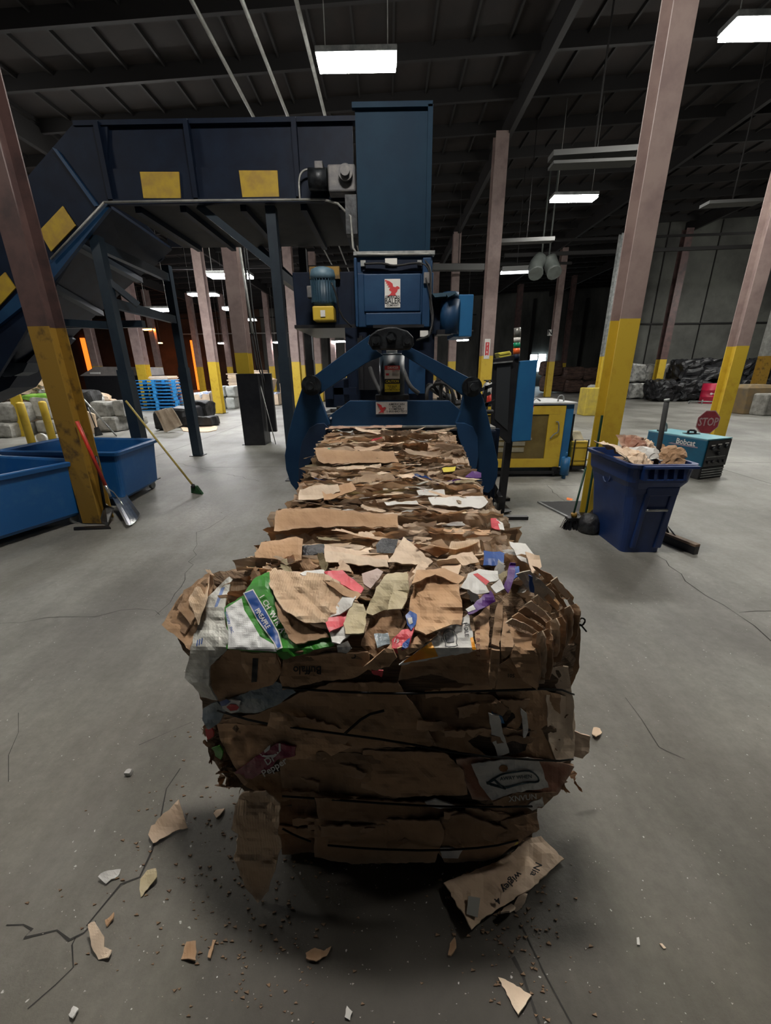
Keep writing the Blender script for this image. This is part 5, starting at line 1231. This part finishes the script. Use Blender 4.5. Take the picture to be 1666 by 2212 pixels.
# lower face
S('cardboard_panel',[(470,1558),(560,1540),(640,1500),(720,1474),(860,1474),(905,1540),(945,1612),(760,1616),(660,1575)],.0,KR,31,k=.10)
S('cardboard_panel',[(468,1562),(660,1572),(760,1612),(700,1640),(600,1640),(560,1655),(515,1665),(500,1640),(478,1600)],.012,KR,32,k=.10)
S('cardboard_panel',[(860,1474),(870,1495),(1060,1500),(1100,1530),(1065,1570),(1010,1600),(1060,1640),(940,1610),(905,1540)],.006,KRD,33,k=.14)
S('cardboard_panel',[(870,1420),(1060,1400),(1055,1480),(1000,1475),(930,1455),(860,1470)],.0,KR,34,k=.06)
S('cardboard_panel',[(1070,1495),(1170,1490),(1210,1500),(1212,1640),(1160,1645),(1070,1635),(1085,1580),(1110,1550)],.0,KR,35,k=.1)
S('cardboard_panel',[(1180,1500),(1235,1505),(1242,1570),(1238,1640),(1205,1650),(1185,1600)],.0,KRL,36,k=.25)
S('cardboard_panel',[(605,1640),(660,1618),(780,1612),(950,1622),(985,1660),(960,1700),(850,1725),(690,1722),(610,1700)],.008,KR,37,k=.08)
S('cardboard_panel',[(785,1620),(960,1625),(1000,1662),(1010,1715),(850,1722),(780,1700)],.014,KR,38,k=.12)
S('cardboard_panel',[(505,1668),(560,1672),(612,1665),(690,1690),(690,1720),(600,1730),(535,1700)],.004,KR,39,k=.2)
S('cardboard_panel',[(600,1715),(680,1722),(690,1790),(680,1840),(610,1845),(600,1790)],-.01,KRD,40,k=.1)
S('cardboard_panel',[(680,1722),(960,1735),(1150,1742),(1145,1770),(960,1780),(690,1770)],.004,KRD,41,k=.08)
S('cardboard_panel',[(680,1768),(950,1772),(960,1800),(940,1862),(760,1866),(680,1850)],.008,KR,42,k=.06)
S('cardboard_panel',[(950,1765),(1000,1758),(1090,1790),(1148,1800),(1090,1840),(1060,1862),(960,1862),(938,1830)],.02,KR,43,k=.2)
S('cardboard_panel',[(960,1768),(1060,1778),(1160,1755),(1165,1790),(1100,1830),(1010,1800)],.012,KR,44,k=.25)
S('cardboard_panel',[(985,1640),(1040,1632),(1170,1640),(1240,1655),(1205,1715),(1130,1735),(1020,1725)],.01,KRR,45,k=.08)
for i in range(16):   # irregular torn pieces filling the face
    px=RG.uniform(560,1150); py=RG.uniform(1480,1840); w_=RG.uniform(70,210); h=RG.uniform(12,34); a=RG.uniform(-.25,.25)
    if py>1700: px=620+(px-520)*.78
    pl=[(px+(u*math.cos(a)-v*math.sin(a)),py+(u*math.sin(a)+v*math.cos(a))) for u,v in ((-w_/2,-h/2),(w_*.1,-h*.65),(w_/2,-h*.3),(w_*.4,h/2),(-w_*.1,h*.4),(-w_/2,h*.5))]
    S('torn_piece',pl,RG.uniform(.004,.02),RG.choice([KR,KR,KRD,KR]),200+i,k=.3,ragged=4,rstep=7,tilt=(RG.uniform(-.25,.25),RG.uniform(-.5,.3)),step=8)
S('cardboard_panel',[(452,1440),(495,1403),(600,1412),(612,1450),(590,1478),(520,1498),(470,1512),(458,1480)],.016,KR,46,k=.15)
o,ps=S('cardboard_panel',[(520,1408),(595,1412),(608,1450),(585,1478),(545,1470),(525,1440)],.040,KR,47,k=.0)
pshape(o,ps,[(546,1422),(558,1422),(555,1473),(543,1474)],INK,'black_stripe')
o,ps=S('cardboard_panel',[(612,1425),(700,1412),(795,1408),(802,1440),(770,1462),(690,1472),(612,1490),(604,1465)],.030,KR,48,k=.0)
ptext(o,ps,'Buffalo',25,664,1447,PI,INK,sx=.9)
o,ps=S('cardboard_panel',[(612,1410),(720,1398),(800,1412),(790,1424),(700,1424),(615,1432)],.016,KRD,49,k=.04)
ptext(o,ps,'CALUTRO',15,735,1416,PI+.03,INK)
# plastic and colour
S('clear_plastic_wrap',[(470,1522),(520,1500),(590,1470),(612,1478),(640,1496),(600,1522),(560,1538),(500,1540)],.024,CLEAR,50,k=.5,nf=9,label='clear grey plastic wrap')
S('clear_plastic_wrap',[(440,1530),(470,1515),(490,1535),(475,1560),(450,1575),(438,1555)],.02,CLEAR,51,k=.7,nf=9)
o,ps=S('bottle_label',[(478,1515),(500,1510),(520,1515),(518,1534),(500,1540),(482,1530)],.034,WHP,52,k=.1,step=6)
pshape(o,ps,[(489,1527),(498,1521),(510,1522),(517,1528),(512,1534),(498,1536)],REDI,'red_swoosh'); pshape(o,ps,[(474,1516),(490,1510),(498,1516),(488,1524),(478,1526)],BLUEI,'blue_swoosh')
o,ps=S('maroon_label_film',[(508,1668),(545,1640),(600,1605),(640,1612),(638,1632),(600,1640),(585,1660),(545,1682),(518,1680)],.03,MAROON,53,k=.3,step=6,label='maroon soda label film')
ptext(o,ps,'Dr\nPepper',21,588,1650,-.55,WHT,extra=.004)
pshape(o,ps,[(566,1634),(560,1628),(575,1632),(592,1630),(602,1620),(602,1606),(606,1606),(607,1622),(594,1635),(576,1637)],WHT,'white_arc'); pshape(o,ps,[(570,1622),(580,1612),(586,1608),(582,1620),(572,1627)],WHT,'white_arc')
S('green_bottle_scrap',[(458,1615),(475,1610),(482,1622),(478,1640),(466,1632)],.02,GREEN,54,step=5)
S('red_cup_scrap',[(444,1575),(458,1572),(462,1590),(450,1598)],.02,REDI,55,step=4); 
o,ps=S('white_sign_board',[(1018,1650),(1140,1636),(1165,1645),(1185,1700),(1110,1712),(1062,1728),(1040,1700)],.028,WHP,56,k=.05,label='grey white board with hand drawn arrow')
pshape(o,ps,[(1088+10*math.cos(k),1660+8*math.sin(k)) for k in (0,.8,1.6,2.4,3.2,4,4.8,5.6)],mat('brown_stain',(.20,.09,.03),None,.7),'round_stain',step=4)
b=B(); arrow=[(1052,1692),(1068,1682),(1085,1672),(1110,1668),(1140,1664),(1155,1670),(1166,1684),(1162,1690),(1140,1690),(1110,1697),(1092,1703),(1052,1692)]
b.tube([ps(x,y,.006) for x,y in arrow],.0026,5,1).tube([ps(x,y,.006) for x,y in ((1052,1692),(1068,1684),(1082,1698),(1092,1703),(1060,1694))],.004,5); b.make('drawn_arrow',mat('dark_teal_marker',(.01,.035,.045),None,.6),o,fixn=False)
ptext(o,ps,'AWAY WHEN',11,1115,1680,-.08,mat('dark_teal_marker',()),extra=.004)
S('white_scrap',[(918,1732),(940,1725),(965,1733),(985,1742),(950,1746),(925,1742)],.022,WHP,57,step=5)
o,ps=S('printed_board',[(1055,1735),(1110,1712),(1180,1712),(1205,1710),(1170,1745),(1090,1742)],.018,KRD,58,k=.1); ptext(o,ps,'XNVUN',17,1130,1724,-.1,WHP)
S('white_scrap',[(1130,1742),(1172,1722),(1176,1740),(1150,1750)],.02,WHP,59,step=5)
S('white_label_scrap',[(948,1832),(960,1830),(1000,1835),(990,1853),(955,1852)],.028,WHP,60,step=5,label='torn white shipping label')
S('yellow_scrap',[(1098,1812),(1122,1808),(1118,1822),(1100,1826)],.024,mat('lemon_print',()),61,step=4)
S('white_inner_board',[(1055,1540),(1078,1545),(1085,1575),(1100,1625),(1075,1632),(1062,1590)],.016,WHP,62,k=.3,step=6)
S('blue_scrap',[(1062,1535),(1085,1548),(1090,1562),(1066,1560)],.022,mat('mid_blue_print',(.03,.15,.35),None,.5),63,step=5)
S('hollow_shade_sheet',[(1055,1525),(1130,1520),(1150,1560),(1135,1620),(1100,1630),(1060,1580)],-.006,mat('hollow_shade_brown',(.03,.018,.012),None,.9),64,k=.3)  # near-black sheet: shade inside the open box, put in as colour
S('white_inner_board',[(1125,1530),(1138,1540),(1140,1580),(1132,1600),(1128,1560)],.015,WHP,65,k=.2,step=5)
S('hanging_flap',[(525,1712),(575,1708),(605,1735),(600,1790),(609,1830),(596,1870),(580,1925),(558,1950),(530,1915),(505,1855),(515,1800),(500,1790),(508,1740)],.05,KRC,66,k=.05,ragged=2.5,tilt=(0,.0),ys=lambda x,y:lerp(.93,.845,(y-1710)/240),label='long torn flap hanging to the floor')
# top area
S('torn_box_flap',[(350,1350),(388,1290),(455,1236),(462,1262),(440,1320),(418,1380),(410,1404),(385,1378)],.02,KR,70,k=.5,nf=7,tilt=(-.4,0))
S('torn_box_flap',[(362,1345),(400,1290),(448,1250),(440,1310),(400,1370)],.035,KRD,71,k=.5,nf=6)
for i,(dx) in enumerate((0,8,16,24)): S('torn_box_flap',[(372+dx*1.5,1322-dx),(398+dx,1275-dx*.2),(452,1238),(436+dx*.5,1290),(405+dx,1350)],.045+.006*i,RG.choice([KR,KRC,KRD]),72+i,k=.5)
o,ps=S('milky_plastic_sack',[(496,1246),(503,1252),(488,1300),(486,1340),(494,1372),(490,1405),(455,1438),(452,1480),(470,1512),(435,1505),(418,1480),(400,1464),(418,1380),(425,1330),(450,1290)],.045,FILM,76,k=.5,nf=8,amp=.012,label='translucent milky plastic sack')
pshape(o,ps,[(478,1270),(486,1268),(470,1310),(463,1312)],mat('pale_blue_print',(.15,.22,.42),None,.5),'faded_print')
[pshape(o,ps,[(424+i*5,1395-i*2),(426+i*5,1382-i*2),(428+i*5,1383-i*2),(426+i*5,1396-i*2)],BLUEI,'faded_print',.004,2) for i in range(3)]
o,ps=S('pineapple_bag',[(486,1312),(525,1288),(548,1252),(582,1236),(584,1262),(596,1300),(622,1340),(628,1385),(700,1375),(716,1362),(722,1394),(612,1424),(598,1410),(490,1402),(492,1370)],.03,GREEN,77,k=.14,label='green and white fruit bag')
WB2=mat('glossy_white_film',(.62,.63,.62),(.5,.5,.5),.25,0,8,.3)
pshape(o,ps,[(488,1314),(522,1292),(528,1318),(548,1350),(562,1375),(592,1392),(598,1408),(492,1401),(494,1370),(490,1340)],WB2,'white_window',.006)
pshape(o,ps,[(525,1281),(547,1272),(577,1322),(602,1366),(611,1399),(598,1405),(591,1388),(556,1340)],WHP,'band_border',.008,3); pshape(o,ps,[(528,1282),(546,1275),(575,1323),(600,1368),(607,1396),(600,1400),(593,1386),(558,1338)],BLUEI,'blue_band',.0095,3)
ptext(o,ps,'PINEAPPLE',15,567,1336,1.01,WHT,extra=.012,sx=.68)
ptext(o,ps,'I  CH  WTR  A',17,588,1326,1.03,WHT,extra=.0085,sx=.85)
ptext(o,ps,'ORIGIN   INC.',8,495,1345,1.25,BLUEI,extra=.010)
S('box_panel',[(592,1290),(610,1312),(660,1344),(704,1366),(712,1376),(640,1392),(624,1380),(600,1330)],.042,KR,78,k=.06)
S('crumpled_box_panel',[(578,1250),(575,1216),(600,1232),(700,1240),(745,1262),(790,1322),(782,1338),(748,1352),(705,1346),(660,1346),(612,1318),(592,1285)],.055,KRC,79,k=.45,nf=9,amp=.012,label='large crumpled fluted box panel')
S('pink_white_board',[(700,1236),(740,1232),(786,1272),(780,1282),(755,1272),(715,1250)],.062,PINK,80,k=.3,step=6)
S('white_scrap',[(642,1236),(700,1232),(704,1240),(655,1244)],.05,WHP,81,step=5)
S('pink_white_board',[(700,1336),(762,1322),(765,1342),(712,1366)],.065,PINK,82,step=6); S('coated_board_panel',[(712,1366),(765,1342),(768,1362),(735,1392),(718,1388)],.06,WHP,83,step=6)
S('coated_board_panel',[(712,1335),(740,1290),(752,1272),(770,1290),(760,1310),(735,1328)],.07,WHP,84,k=.4,step=6)
S('tan_torn_block',[(742,1348),(762,1302),(785,1306),(793,1325),(786,1368),(746,1370)],.075,BEIGE,85,k=.4,step=6); S('tan_torn_block',[(690,1250),(720,1256),(780,1285),(770,1296),(735,1282)],.075,KR,86,k=.4,step=6)
S('white_scrap',[(728,1395),(752,1385),(760,1400),(745,1415),(730,1410)],.03,WHP,87,step=5)
S('beige_folded_board',[(790,1325),(812,1270),(838,1240),(880,1236),(884,1275),(872,1315),(830,1318),(805,1330)],.05,BEIGE,88,k=.5,nf=8); S('beige_folded_board',[(838,1318),(850,1262),(882,1240),(880,1290),(868,1316)],.062,BEIGE,89,k=.4)
S('printed_carton_scrap',[(782,1240),(815,1228),(828,1236),(800,1272),(786,1262)],.06,mat('pale_pink_carton',(.42,.3,.26),(.5,.4,.35),.6,0,9,.2),90,step=6)
S('crumpled_paper_patch',[(805,1320),(860,1315),(878,1345),(850,1400),(810,1420),(780,1395)],.02,KRD,91,k=.5,nf=9)
S('grey_board_scrap',[(808,1370),(838,1368),(842,1392),(815,1400)],.035,CLEAR,92,step=6)
S('blue_red_wrapper',[(876,1330),(886,1320),(900,1328),(898,1350),(888,1362),(880,1350)],.06,BLUEI,93,k=.4,step=5); S('wrapper_patch',[(880,1336),(890,1334),(892,1346),(884,1350)],.07,WHP,94,step=4)
o,ps=S('pink_wrapper',[(846,1382),(868,1362),(895,1356),(888,1380),(880,1400),(858,1412),(846,1400)],.055,PINK,95,k=.3,step=6); ptext(o,ps,'19',13,856,1384,.3,WHP); pshape(o,ps,[(870,1390),(888,1375),(882,1398),(868,1404)],BLUEI,'blue_patch',step=5)
S('brown_wedge',[(785,1440),(845,1392),(858,1420),(840,1440),(800,1448)],.05,KR,96,k=.2); S('pink_scrap',[(795,1446),(828,1448),(825,1462),(808,1456)],.05,PINK,97,step=5)
S('brown_wedge',[(858,1400),(930,1360),(945,1372),(905,1400),(865,1425)],.05,KR,98,k=.2)
o,ps=S('orange_white_carton',[(862,1436),(930,1385),(960,1350),(1000,1335),(1012,1325),(1022,1378),(1031,1405),(948,1420)],.04,WHP,99,k=.06,label='white and orange appliance carton')
pshape(o,ps,[(866,1433),(932,1386),(947,1418)],ORAN,'orange_print'); pshape(o,ps,[(1016,1378),(1022,1376),(1029,1403),(1021,1405)],ORAN,'orange_print')
b=B(); b.tube([ps(x,y,.006) for x,y in ((960,1364),(970,1358),(982,1362),(988,1378),(985,1388),(990,1396),(962,1398),(964,1388),(957,1378),(960,1364))],.0014,5,1); b.make('line_drawing',mat('grey_ink',(.15,.15,.15),None,.6),o,fixn=False)
pshape(o,ps,[(963,1370),(972,1364),(980,1370),(982,1386),(966,1388)],mat('light_grey_ink',(.22,.22,.23),None,.6),'printed_picture',step=5)
ptext(o,ps,'HOLE',12,1007,1360,1.45,INK)
S('crumpled_box_panel',[(884,1355),(886,1300),(896,1262),(912,1244),(960,1238),(992,1262),(1000,1320),(996,1350),(975,1350),(955,1358),(920,1372)],.06,KR,101,k=.4,nf=9,amp=.012,label='large dented brown box panel')
S('crumpled_box_panel',[(890,1262),(900,1232),(960,1228),(1005,1248),(990,1262),(940,1242)],.07,KR,102,k=.4)
S('peach_flap',[(935,1212),(985,1205),(998,1222),(990,1245),(955,1228)],.03,PEACH,103,k=.2,step=6)
o,ps=S('silver_carton',[(996,1270),(1012,1240),(1035,1230),(1075,1234),(1078,1252),(1048,1262),(1058,1280),(1030,1284)],.07,WHP,104,k=.25,step=7,label='crushed white carton with red stripe'); pshape(o,ps,[(1022,1240),(1032,1238),(1058,1256),(1050,1264)],REDI,'red_stripe',step=5)
S('silver_carton_flap',[(1060,1268),(1080,1252),(1090,1272),(1072,1282)],.078,WHP,105,step=5)
o,ps=S('purple_carton',[(1008,1318),(1052,1282),(1060,1276),(1070,1300),(1030,1322),(1012,1328)],.066,PURP,106,k=.15,step=6,label='purple carton scrap'); pshape(o,ps,[(1006,1316),(1022,1306),(1028,1316),(1012,1322)],WHP,'white_patch',step=5)
S('purple_carton',[(1088,1270),(1103,1215),(1114,1216),(1112,1245),(1098,1282)],.07,PURP,107,step=5); S('blue_scrap',[(1112,1225),(1122,1224),(1120,1245),(1110,1252)],.07,BLUEI,108,step=4)
o,ps=S('tall_box_panel',[(1022,1336),(1058,1308),(1056,1424),(1032,1424)],.03,KR,109,k=.05)
for i in range(7): ptext(o,ps,'ETFR'[i%4],12,1032,1345+i*12,PI/2,mat('brown_ink',(.18,.07,.04),None,.7))
S('fluted_edge_strip',[(1068,1345),(1074,1305),(1088,1298),(1084,1350),(1078,1398),(1062,1392)],.055,KR,110,k=.1,step=6); S('fluted_edge_strip',[(1062,1402),(1080,1404),(1078,1440),(1068,1486),(1056,1482)],.055,KR,111,k=.1,step=6)
S('brown_wedge',[(1090,1310),(1096,1350),(1112,1392),(1102,1412),(1084,1424),(1082,1380)],.045,KR,112,k=.2,step=7)
o,ps=S('cardboard_panel',[(1075,1440),(1110,1412),(1140,1460),(1150,1492),(1070,1488)],.02,KR,113,k=.08); ptext(o,ps,'105',11,1104,1460,.05,INK)
o,ps=S('folded_box_face',[(1092,1352),(1150,1372),(1170,1440),(1160,1490),(1130,1470),(1102,1420),(1110,1395)],.035,KR,114,k=.08)
# right stack of folded boxes: successive curved folds receding right and back
for i in range(9):
    x=1150+i*10; y=1372-i*9+(i%3)*5; Wd=16+i%3*4
    S('folded_box_edge',[(x,y),(x+Wd*.6,y-6),(x+Wd,y+10),(x+Wd+3-i,y+60),(x+Wd-2-i*2,y+112-i*4),(x+2-i*2,y+112-i*4)],.03-.006*i,[KR,KRC,KRD][i%3],120+i,k=.15,step=7,tilt=(.9,0),ys=lambda px,py:.97)
for i in range(8):
    t_=i/7; x0,y0=lerp(1092,1190,t_),lerp(1345,1255,t_); x1,y1=lerp(1170,1250,t_),lerp(1380,1340,t_)
    S('folded_box_edge',[(x0,y0),(x0+14,y0-9),((x0+x1)/2+10,(y0+y1)/2-12),(x1+4,y1-6),(x1+4,y1+6),((x0+x1)/2+6,(y0+y1)/2-1)],.02-.012*i,[KRC,KR,KRD,KRL][i%4],140+i,k=.3,step=7,ys=lambda px,py:1.0)
S('white_edge_board',[(1130,1235),(1145,1232),(1200,1285),(1195,1298),(1160,1295)],.0,mat('dusty_cream_board',(.46,.40,.32),(.36,.31,.25),.6,0,9,.2),150,step=6,ys=lambda a,c:1.03); S('white_edge_board',[(1115,1240),(1130,1235),(1150,1270),(1145,1280)],.01,mat('dusty_cream_board',()),151,step=6,ys=lambda a,c:1.03)
S('blue_edge_scrap',[(1142,1242),(1150,1245),(1154,1280),(1146,1278)],.03,BLUEI,152,step=4,ys=lambda a,c:1.03)
S('torn_box_flap',[(1212,1300),(1250,1340),(1254,1360),(1252,1440),(1230,1490),(1228,1440),(1240,1380)],.0,KRD,153,k=.3,ys=lambda a,c:1.08)
S('torn_box_flap',[(1150,1222),(1190,1240),(1240,1290),(1235,1302),(1190,1270)],.0,KR,154,k=.4,ys=lambda a,c:1.18)
S('torn_box_flap',[(1232,1575),(1245,1580),(1275,1590),(1272,1625),(1258,1638),(1236,1632)],.0,PEACH,155,k=.2,ys=lambda a,c:1.15)
o,ps=S('side_box_panel',[(1180,1440),(1228,1440),(1240,1520),(1236,1600),(1210,1560),(1195,1500)],.0,KRL,156,k=.3,ys=lambda a,c:1.03)
pshape(o,ps,[(1196,1510),(1206,1510),(1206,1512),(1196,1512)],KRR,'print_bar',step=3); pshape(o,ps,[(1196,1524),(1206,1524),(1206,1527),(1196,1527)],KRR,'print_bar',step=3)
# rows of ragged strips over the bale top and its sides
for j in range(10):
    y=1.19-j*.012; 
    for i in range(3):
        x=-.42+.32*i+RG.uniform(-.05,.05)
        strip(RG.choice(RB),RG.choice([KRL,KR,KRC,KRL]),fb,(x+.1,y+.03,.985-j*.003+RG.uniform(-.01,.01)),(RG.uniform(-.3,.3),0,RG.uniform(-.05,.05)),(RG.uniform(.8,1.1),1,1))
for s in(-1,1):
    for i in range(34):
        z=RG.uniform(.25,.93); hw=.44-(.07*(1-min(1,z/.5)))
        strip(RG.choice(RB),RG.choice([KR,KRD,KRC,KR]),fb,(s*(hw+.01),RG.uniform(1.14,1.3),z),(RG.uniform(-.3,.3),RG.uniform(-.1,.1),R(90)+RG.uniform(-.25,.25)),(RG.uniform(.3,.7),1,.7))
for i in range(60):
    side=RG.random(); 
    if side<.4: px=RG.uniform(440,480);py=RG.uniform(1560,1700);px+=max(0,(py-1600))*.5
    elif side<.75: px=RG.uniform(1190,1238);py=RG.uniform(1500,1700)
    else: px=RG.uniform(620,1140);py=1855+RG.uniform(-6,8)
    q=P(px,py,YS(px,py)+.02); q.z=max(q.z,.03)
    strip(RG.choice(FLP),RG.choice([KR,KRD,KR]),fb,q,(RG.uniform(0,1.6),RG.uniform(-.6,.6),RG.uniform(0,6)),(.2,.25,.3),'torn_edge')
for i in range(46):   # debris shreds on the slope of the bale top
    px=RG.uniform(450,1190); py=RG.uniform(1218,1290 if px<560 or px>800 else 1235)
    q=P(px,py,YS(px,py)-.01)
    strip(RG.choice(FLP),RG.choice([KRL,KR,KRC,WHP,PEACH,BEIGE]),fb,q,(RG.uniform(-.2,.9),RG.uniform(-.4,.4),RG.uniform(0,6)),(.35,.4,.4),'torn_edge')
# tie wires
def wire(pts,par=fb,r=.0032,off=.075):
    b=B(); b.tube([P(x,y,YS(x,y)-off) for x,y in pts],r,6,1); b.make('tie_wire',WIRE,par)
wire([(610,1485),(720,1494),(870,1499),(960,1495),(1070,1492),(1205,1487),(1240,1500)],off=.045); wire([(470,1535),(560,1562),(680,1578),(860,1602),(1000,1630),(1200,1645),(1238,1640)],off=.045)
wire([(610,1720),(700,1726),(860,1738),(1000,1744),(1150,1742)],off=.04); wire([(708,1826),(800,1834),(940,1838),(1060,1830),(1120,1815)],off=.04)
wire([(610,1790),(640,1806),(672,1818)],off=.03); wire([(745,1585),(790,1545),(830,1535)],off=.045,r=.004)
b=B(); b.tube([P(x,y,1.18) for x,y in ((1238,1345),(1250,1350),(1258,1352),(1266,1340),(1258,1334),(1252,1338))],.003,6,1).tube([P(x,y,1.18) for x,y in ((1240,1352),(1252,1346),(1262,1358),(1267,1364))],.003,6,1); b.make('wire_tail',WIRE,fb)
b=B()
for i in range(40):
    x,y,z=RG.uniform(-.05,.1)+.62*0,RG.uniform(0,.2),0
b.bm.free()

# ================= FLOOR DEBRIS =================
def scrap(poly,m,label,seed,name='cardboard_scrap',h=.012,k=.25,step=7,ragged=1.5,lift=0):
    hf=fold_field(seed,.15,4,k); c=(sum(p[0] for p in poly)/len(poly),sum(p[1] for p in poly)/len(poly)); cw=G(*c)
    rg=random.Random(seed); corners=poly; poly=rag(poly,ragged,7,rg); b=B();V={}
    xs=[p[0] for p in poly]; yy=[p[1] for p in poly]; x0,y0=min(xs)-step/2,min(yy)-step/2
    cs={(i,j) for i in range(int((max(xs)-x0)/step)+2) for j in range(int((max(yy)-y0)/step)+2) if inside((x0+(i+.5)*step,y0+(j+.5)*step),poly)}
    CM=corner_map(cs,corners,x0,y0,step); mn=[9]
    def vt(i,j):
        if (i,j) not in V:
            p=(x0+i*step,y0+j*step)
            if (i,j) in CM: p=CM[(i,j)]
            elif not all(q in cs for q in ((i,j),(i-1,j),(i,j-1),(i-1,j-1))): p=nearest(p,poly)
            g=G(*p); d=g-cw; g.z=hf(d.x,d.y)+.01*noise.noise(g*25)+lift*max(0,(c[1]-p[1])/40); mn[0]=min(mn[0],g.z); V[(i,j)]=b.bm.verts.new(g)
        return V[(i,j)]
    for i,j in cs: b.face([vt(i,j),vt(i+1,j),vt(i+1,j+1),vt(i,j+1)])
    for v in b.bm.verts: v.co.z+=-mn[0]+.003
    bmesh.ops.remove_doubles(b.bm,verts=b.bm.verts,dist=.0003)
    o=b.make(name,m,loc=cw,solid=.004,fixn=False); tag(o,label,'scrap'); return o
o=scrap([(323,1812),(330,1795),(352,1778),(392,1747),(398,1765),(406,1790),(380,1800),(333,1827)],PEACH,'folded tan cardboard scrap on the floor left of the nearest bale',1,lift=.03)
scrap([(215,1902),(228,1892),(246,1885),(262,1880),(250,1900),(230,1912)],WHP,'white and tan scrap lying left of the folded cardboard',2,'paper_scrap',step=5)
scrap([(305,1905),(320,1885),(340,1885),(342,1905),(325,1920),(305,1940),(303,1925)],BEIGE,'ribbed beige scrap below the folded cardboard scrap',3,step=5)
scrap([(462,1760),(470,1752),(486,1748),(476,1764),(468,1770)],PEACH,'small tan triangle near the left foot of the bale',4,step=4)
scrap([(228,1990),(248,1975),(246,1990),(232,2004)],KR,'little curled brown scrap by the crack',5,step=4)
scrap([(198,2015),(212,2008),(230,2035),(228,2052),(244,2058),(236,2075),(214,2074),(202,2052)],KRL,'folded brown scrap at the lower left by the crack',6,h=.04,k=.6,step=5)
scrap([(392,2075),(404,2036),(424,2036),(424,2080)],KR,'fork shaped brown scrap at the bottom left of centre',7,step=5)
scrap([(450,2072),(460,2032),(468,2032),(456,2074)],KR,'thin brown sliver beside the fork shaped scrap',8,step=4)
scrap([(661,2062),(680,2050),(700,2058),(716,2046),(706,2068),(684,2082),(662,2076)],KR,'small crumpled brown scrap in the dark in front of the bale',9,step=5)
scrap([(968,2066),(972,2040),(982,2028),(986,2050),(974,2068)],KR,'small brown scrap just below the long strip with writing',10,step=4)
scrap([(1076,2113),(1092,2118),(1148,2155),(1119,2197),(1105,2170)],KRL,'brown quadrilateral scrap at the bottom right of centre',11,k=.08)
scrap([(1281,1577),(1296,1575),(1300,1588),(1286,1600),(1278,1592)],PEACH,'small tan scrap on the floor right of the bale',12,step=4)
scrap([(150,2195),(160,2175),(172,2185),(160,2206)],WHP,'pale shred at the bottom left corner',13,'paper_scrap',step=4)
scrap([(745,2200),(750,2178),(762,2188),(756,2205)],WHP,'white shred at the bottom edge of the picture',14,'paper_scrap',step=4)
scrap([(1375,2028),(1380,2028),(1382,2044),(1376,2042)],WHP,'pale oval sliver at the lower right',15,'paper_scrap',step=3,ragged=.3)
scrap([(1424,2040),(1430,2040),(1439,2050),(1433,2051)],KRL,'tan sliver right of the pale oval one',16,'paper_scrap',step=3,ragged=.3)
scrap([(1080,1985),(1088,1966),(1105,1955),(1112,1970),(1098,1990)],KRL,'torn fringe of corrugated shreds below the strip with writing',17,k=.8,step=4)
scrap([(1108,1965),(1118,1948),(1138,1942),(1132,1962),(1115,1972)],KRL,'second tuft of shreds beside the strip with writing',18,k=.8,step=4)
p=G(279,1674); o=lump(B(),(0,0,.012),(.022,.02,.02),5,.006,4,30).make('pebble',WHP); o.location=p; tag(o,'single white pebble sized bit on the floor at left','pebble')
# long strip with handwriting
STR=[(958,1918),(1000,1896),(1070,1868),(1112,1842),(1130,1815),(1168,1812),(1185,1830),(1218,1862),(1195,1880),(1150,1925),(1090,1965),(1050,1990),(1018,2022)]
o=scrap(STR,PEACH,'long corrugated strip with handwriting lying under the front right of the bale',30,'long_cardboard_strip',k=.06,step=9,ragged=2)
def gpos(px,py,z=.03): g=G(px,py,z); return g
zmax=max(v.co.z for v in o.data.vertices)+.004
for s,px,py,rt in (('Nia',1158,1878,2.0),('wigley',1105,1905,2.35),('4',1075,1945,2.3)):
    b=B(); c,s2=math.cos(rt),math.sin(rt); b.text(s,22,lambda u,v:G(px+u*c+v*s2,py+u*s2-v*c,zmax)); b.make('handwriting',INK,o,fixn=False)
B().prism([G(x,y,zmax) for x,y in ((1012,1936),(1038,1940),(1032,1982),(1008,1975))],(0,0,.001)).make('clear_tape',mat('pale_tape',(.38,.38,.35),None,.25),o)
o=B().prism([G(x,y,0) for x,y in ((1225,1075),(1238,1078),(1236,1082),(1224,1080))],(0,0,.004)).make('orange_scrap',ORAN); tag(o,'tiny orange scrap on the floor near the rubber mat','scrap')
# countless specks
b=B(); rg=random.Random(9)
for i in range(950):
    if rg.random()<.6: px=rg.uniform(0,1666); py=880+1330*rg.random()**1.3; p=G(px,py)
    else: p=Vector((rg.gauss(-.5,.6),rg.gauss(1.0,.5),0))
    if abs(p.x)<.5 and .95<p.y<3.6: continue
    s=rg.uniform(.001,.0034)*(1+.22*p.y); a=rg.uniform(0,6)
    b.prism([p+Vector((s*math.cos(a+t),s*.6*math.sin(a+t)*rg.uniform(.5,1.5),.0005)) for t in (0,2.1,4.2)],(0,0,s*.4))
o=b.make('floor_litter',mat('pale_litter_specks',(.42,.40,.36),(.25,.2,.15),.8,0,3,0)); tag(o,'countless tiny pale specks of paper scattered over the floor','litter',kind='stuff')
b=B()
for i in range(500):
    p=Vector((rg.gauss(-.42,.12) if rg.random()<.5 else rg.gauss(.36,.10),rg.gauss(.75,.12),0)) if rg.random()<.6 else Vector((rg.gauss(-.7,.2),rg.gauss(1.0,.25),0))
    s=rg.uniform(.003,.009); a=rg.uniform(0,6)
    b.prism([p+Vector((s*math.cos(a+t),s*.5*math.sin(a+t),.0005)) for t in (0,2.1,4.2)],(0,0,s*.5))
o=b.make('cardboard_crumbs',mat('dull_brown_crumbs',(.16,.10,.06),(.26,.17,.10),.9,0,20)); tag(o,'brown cardboard crumbs around the foot of the nearest bale','litter',kind='stuff')
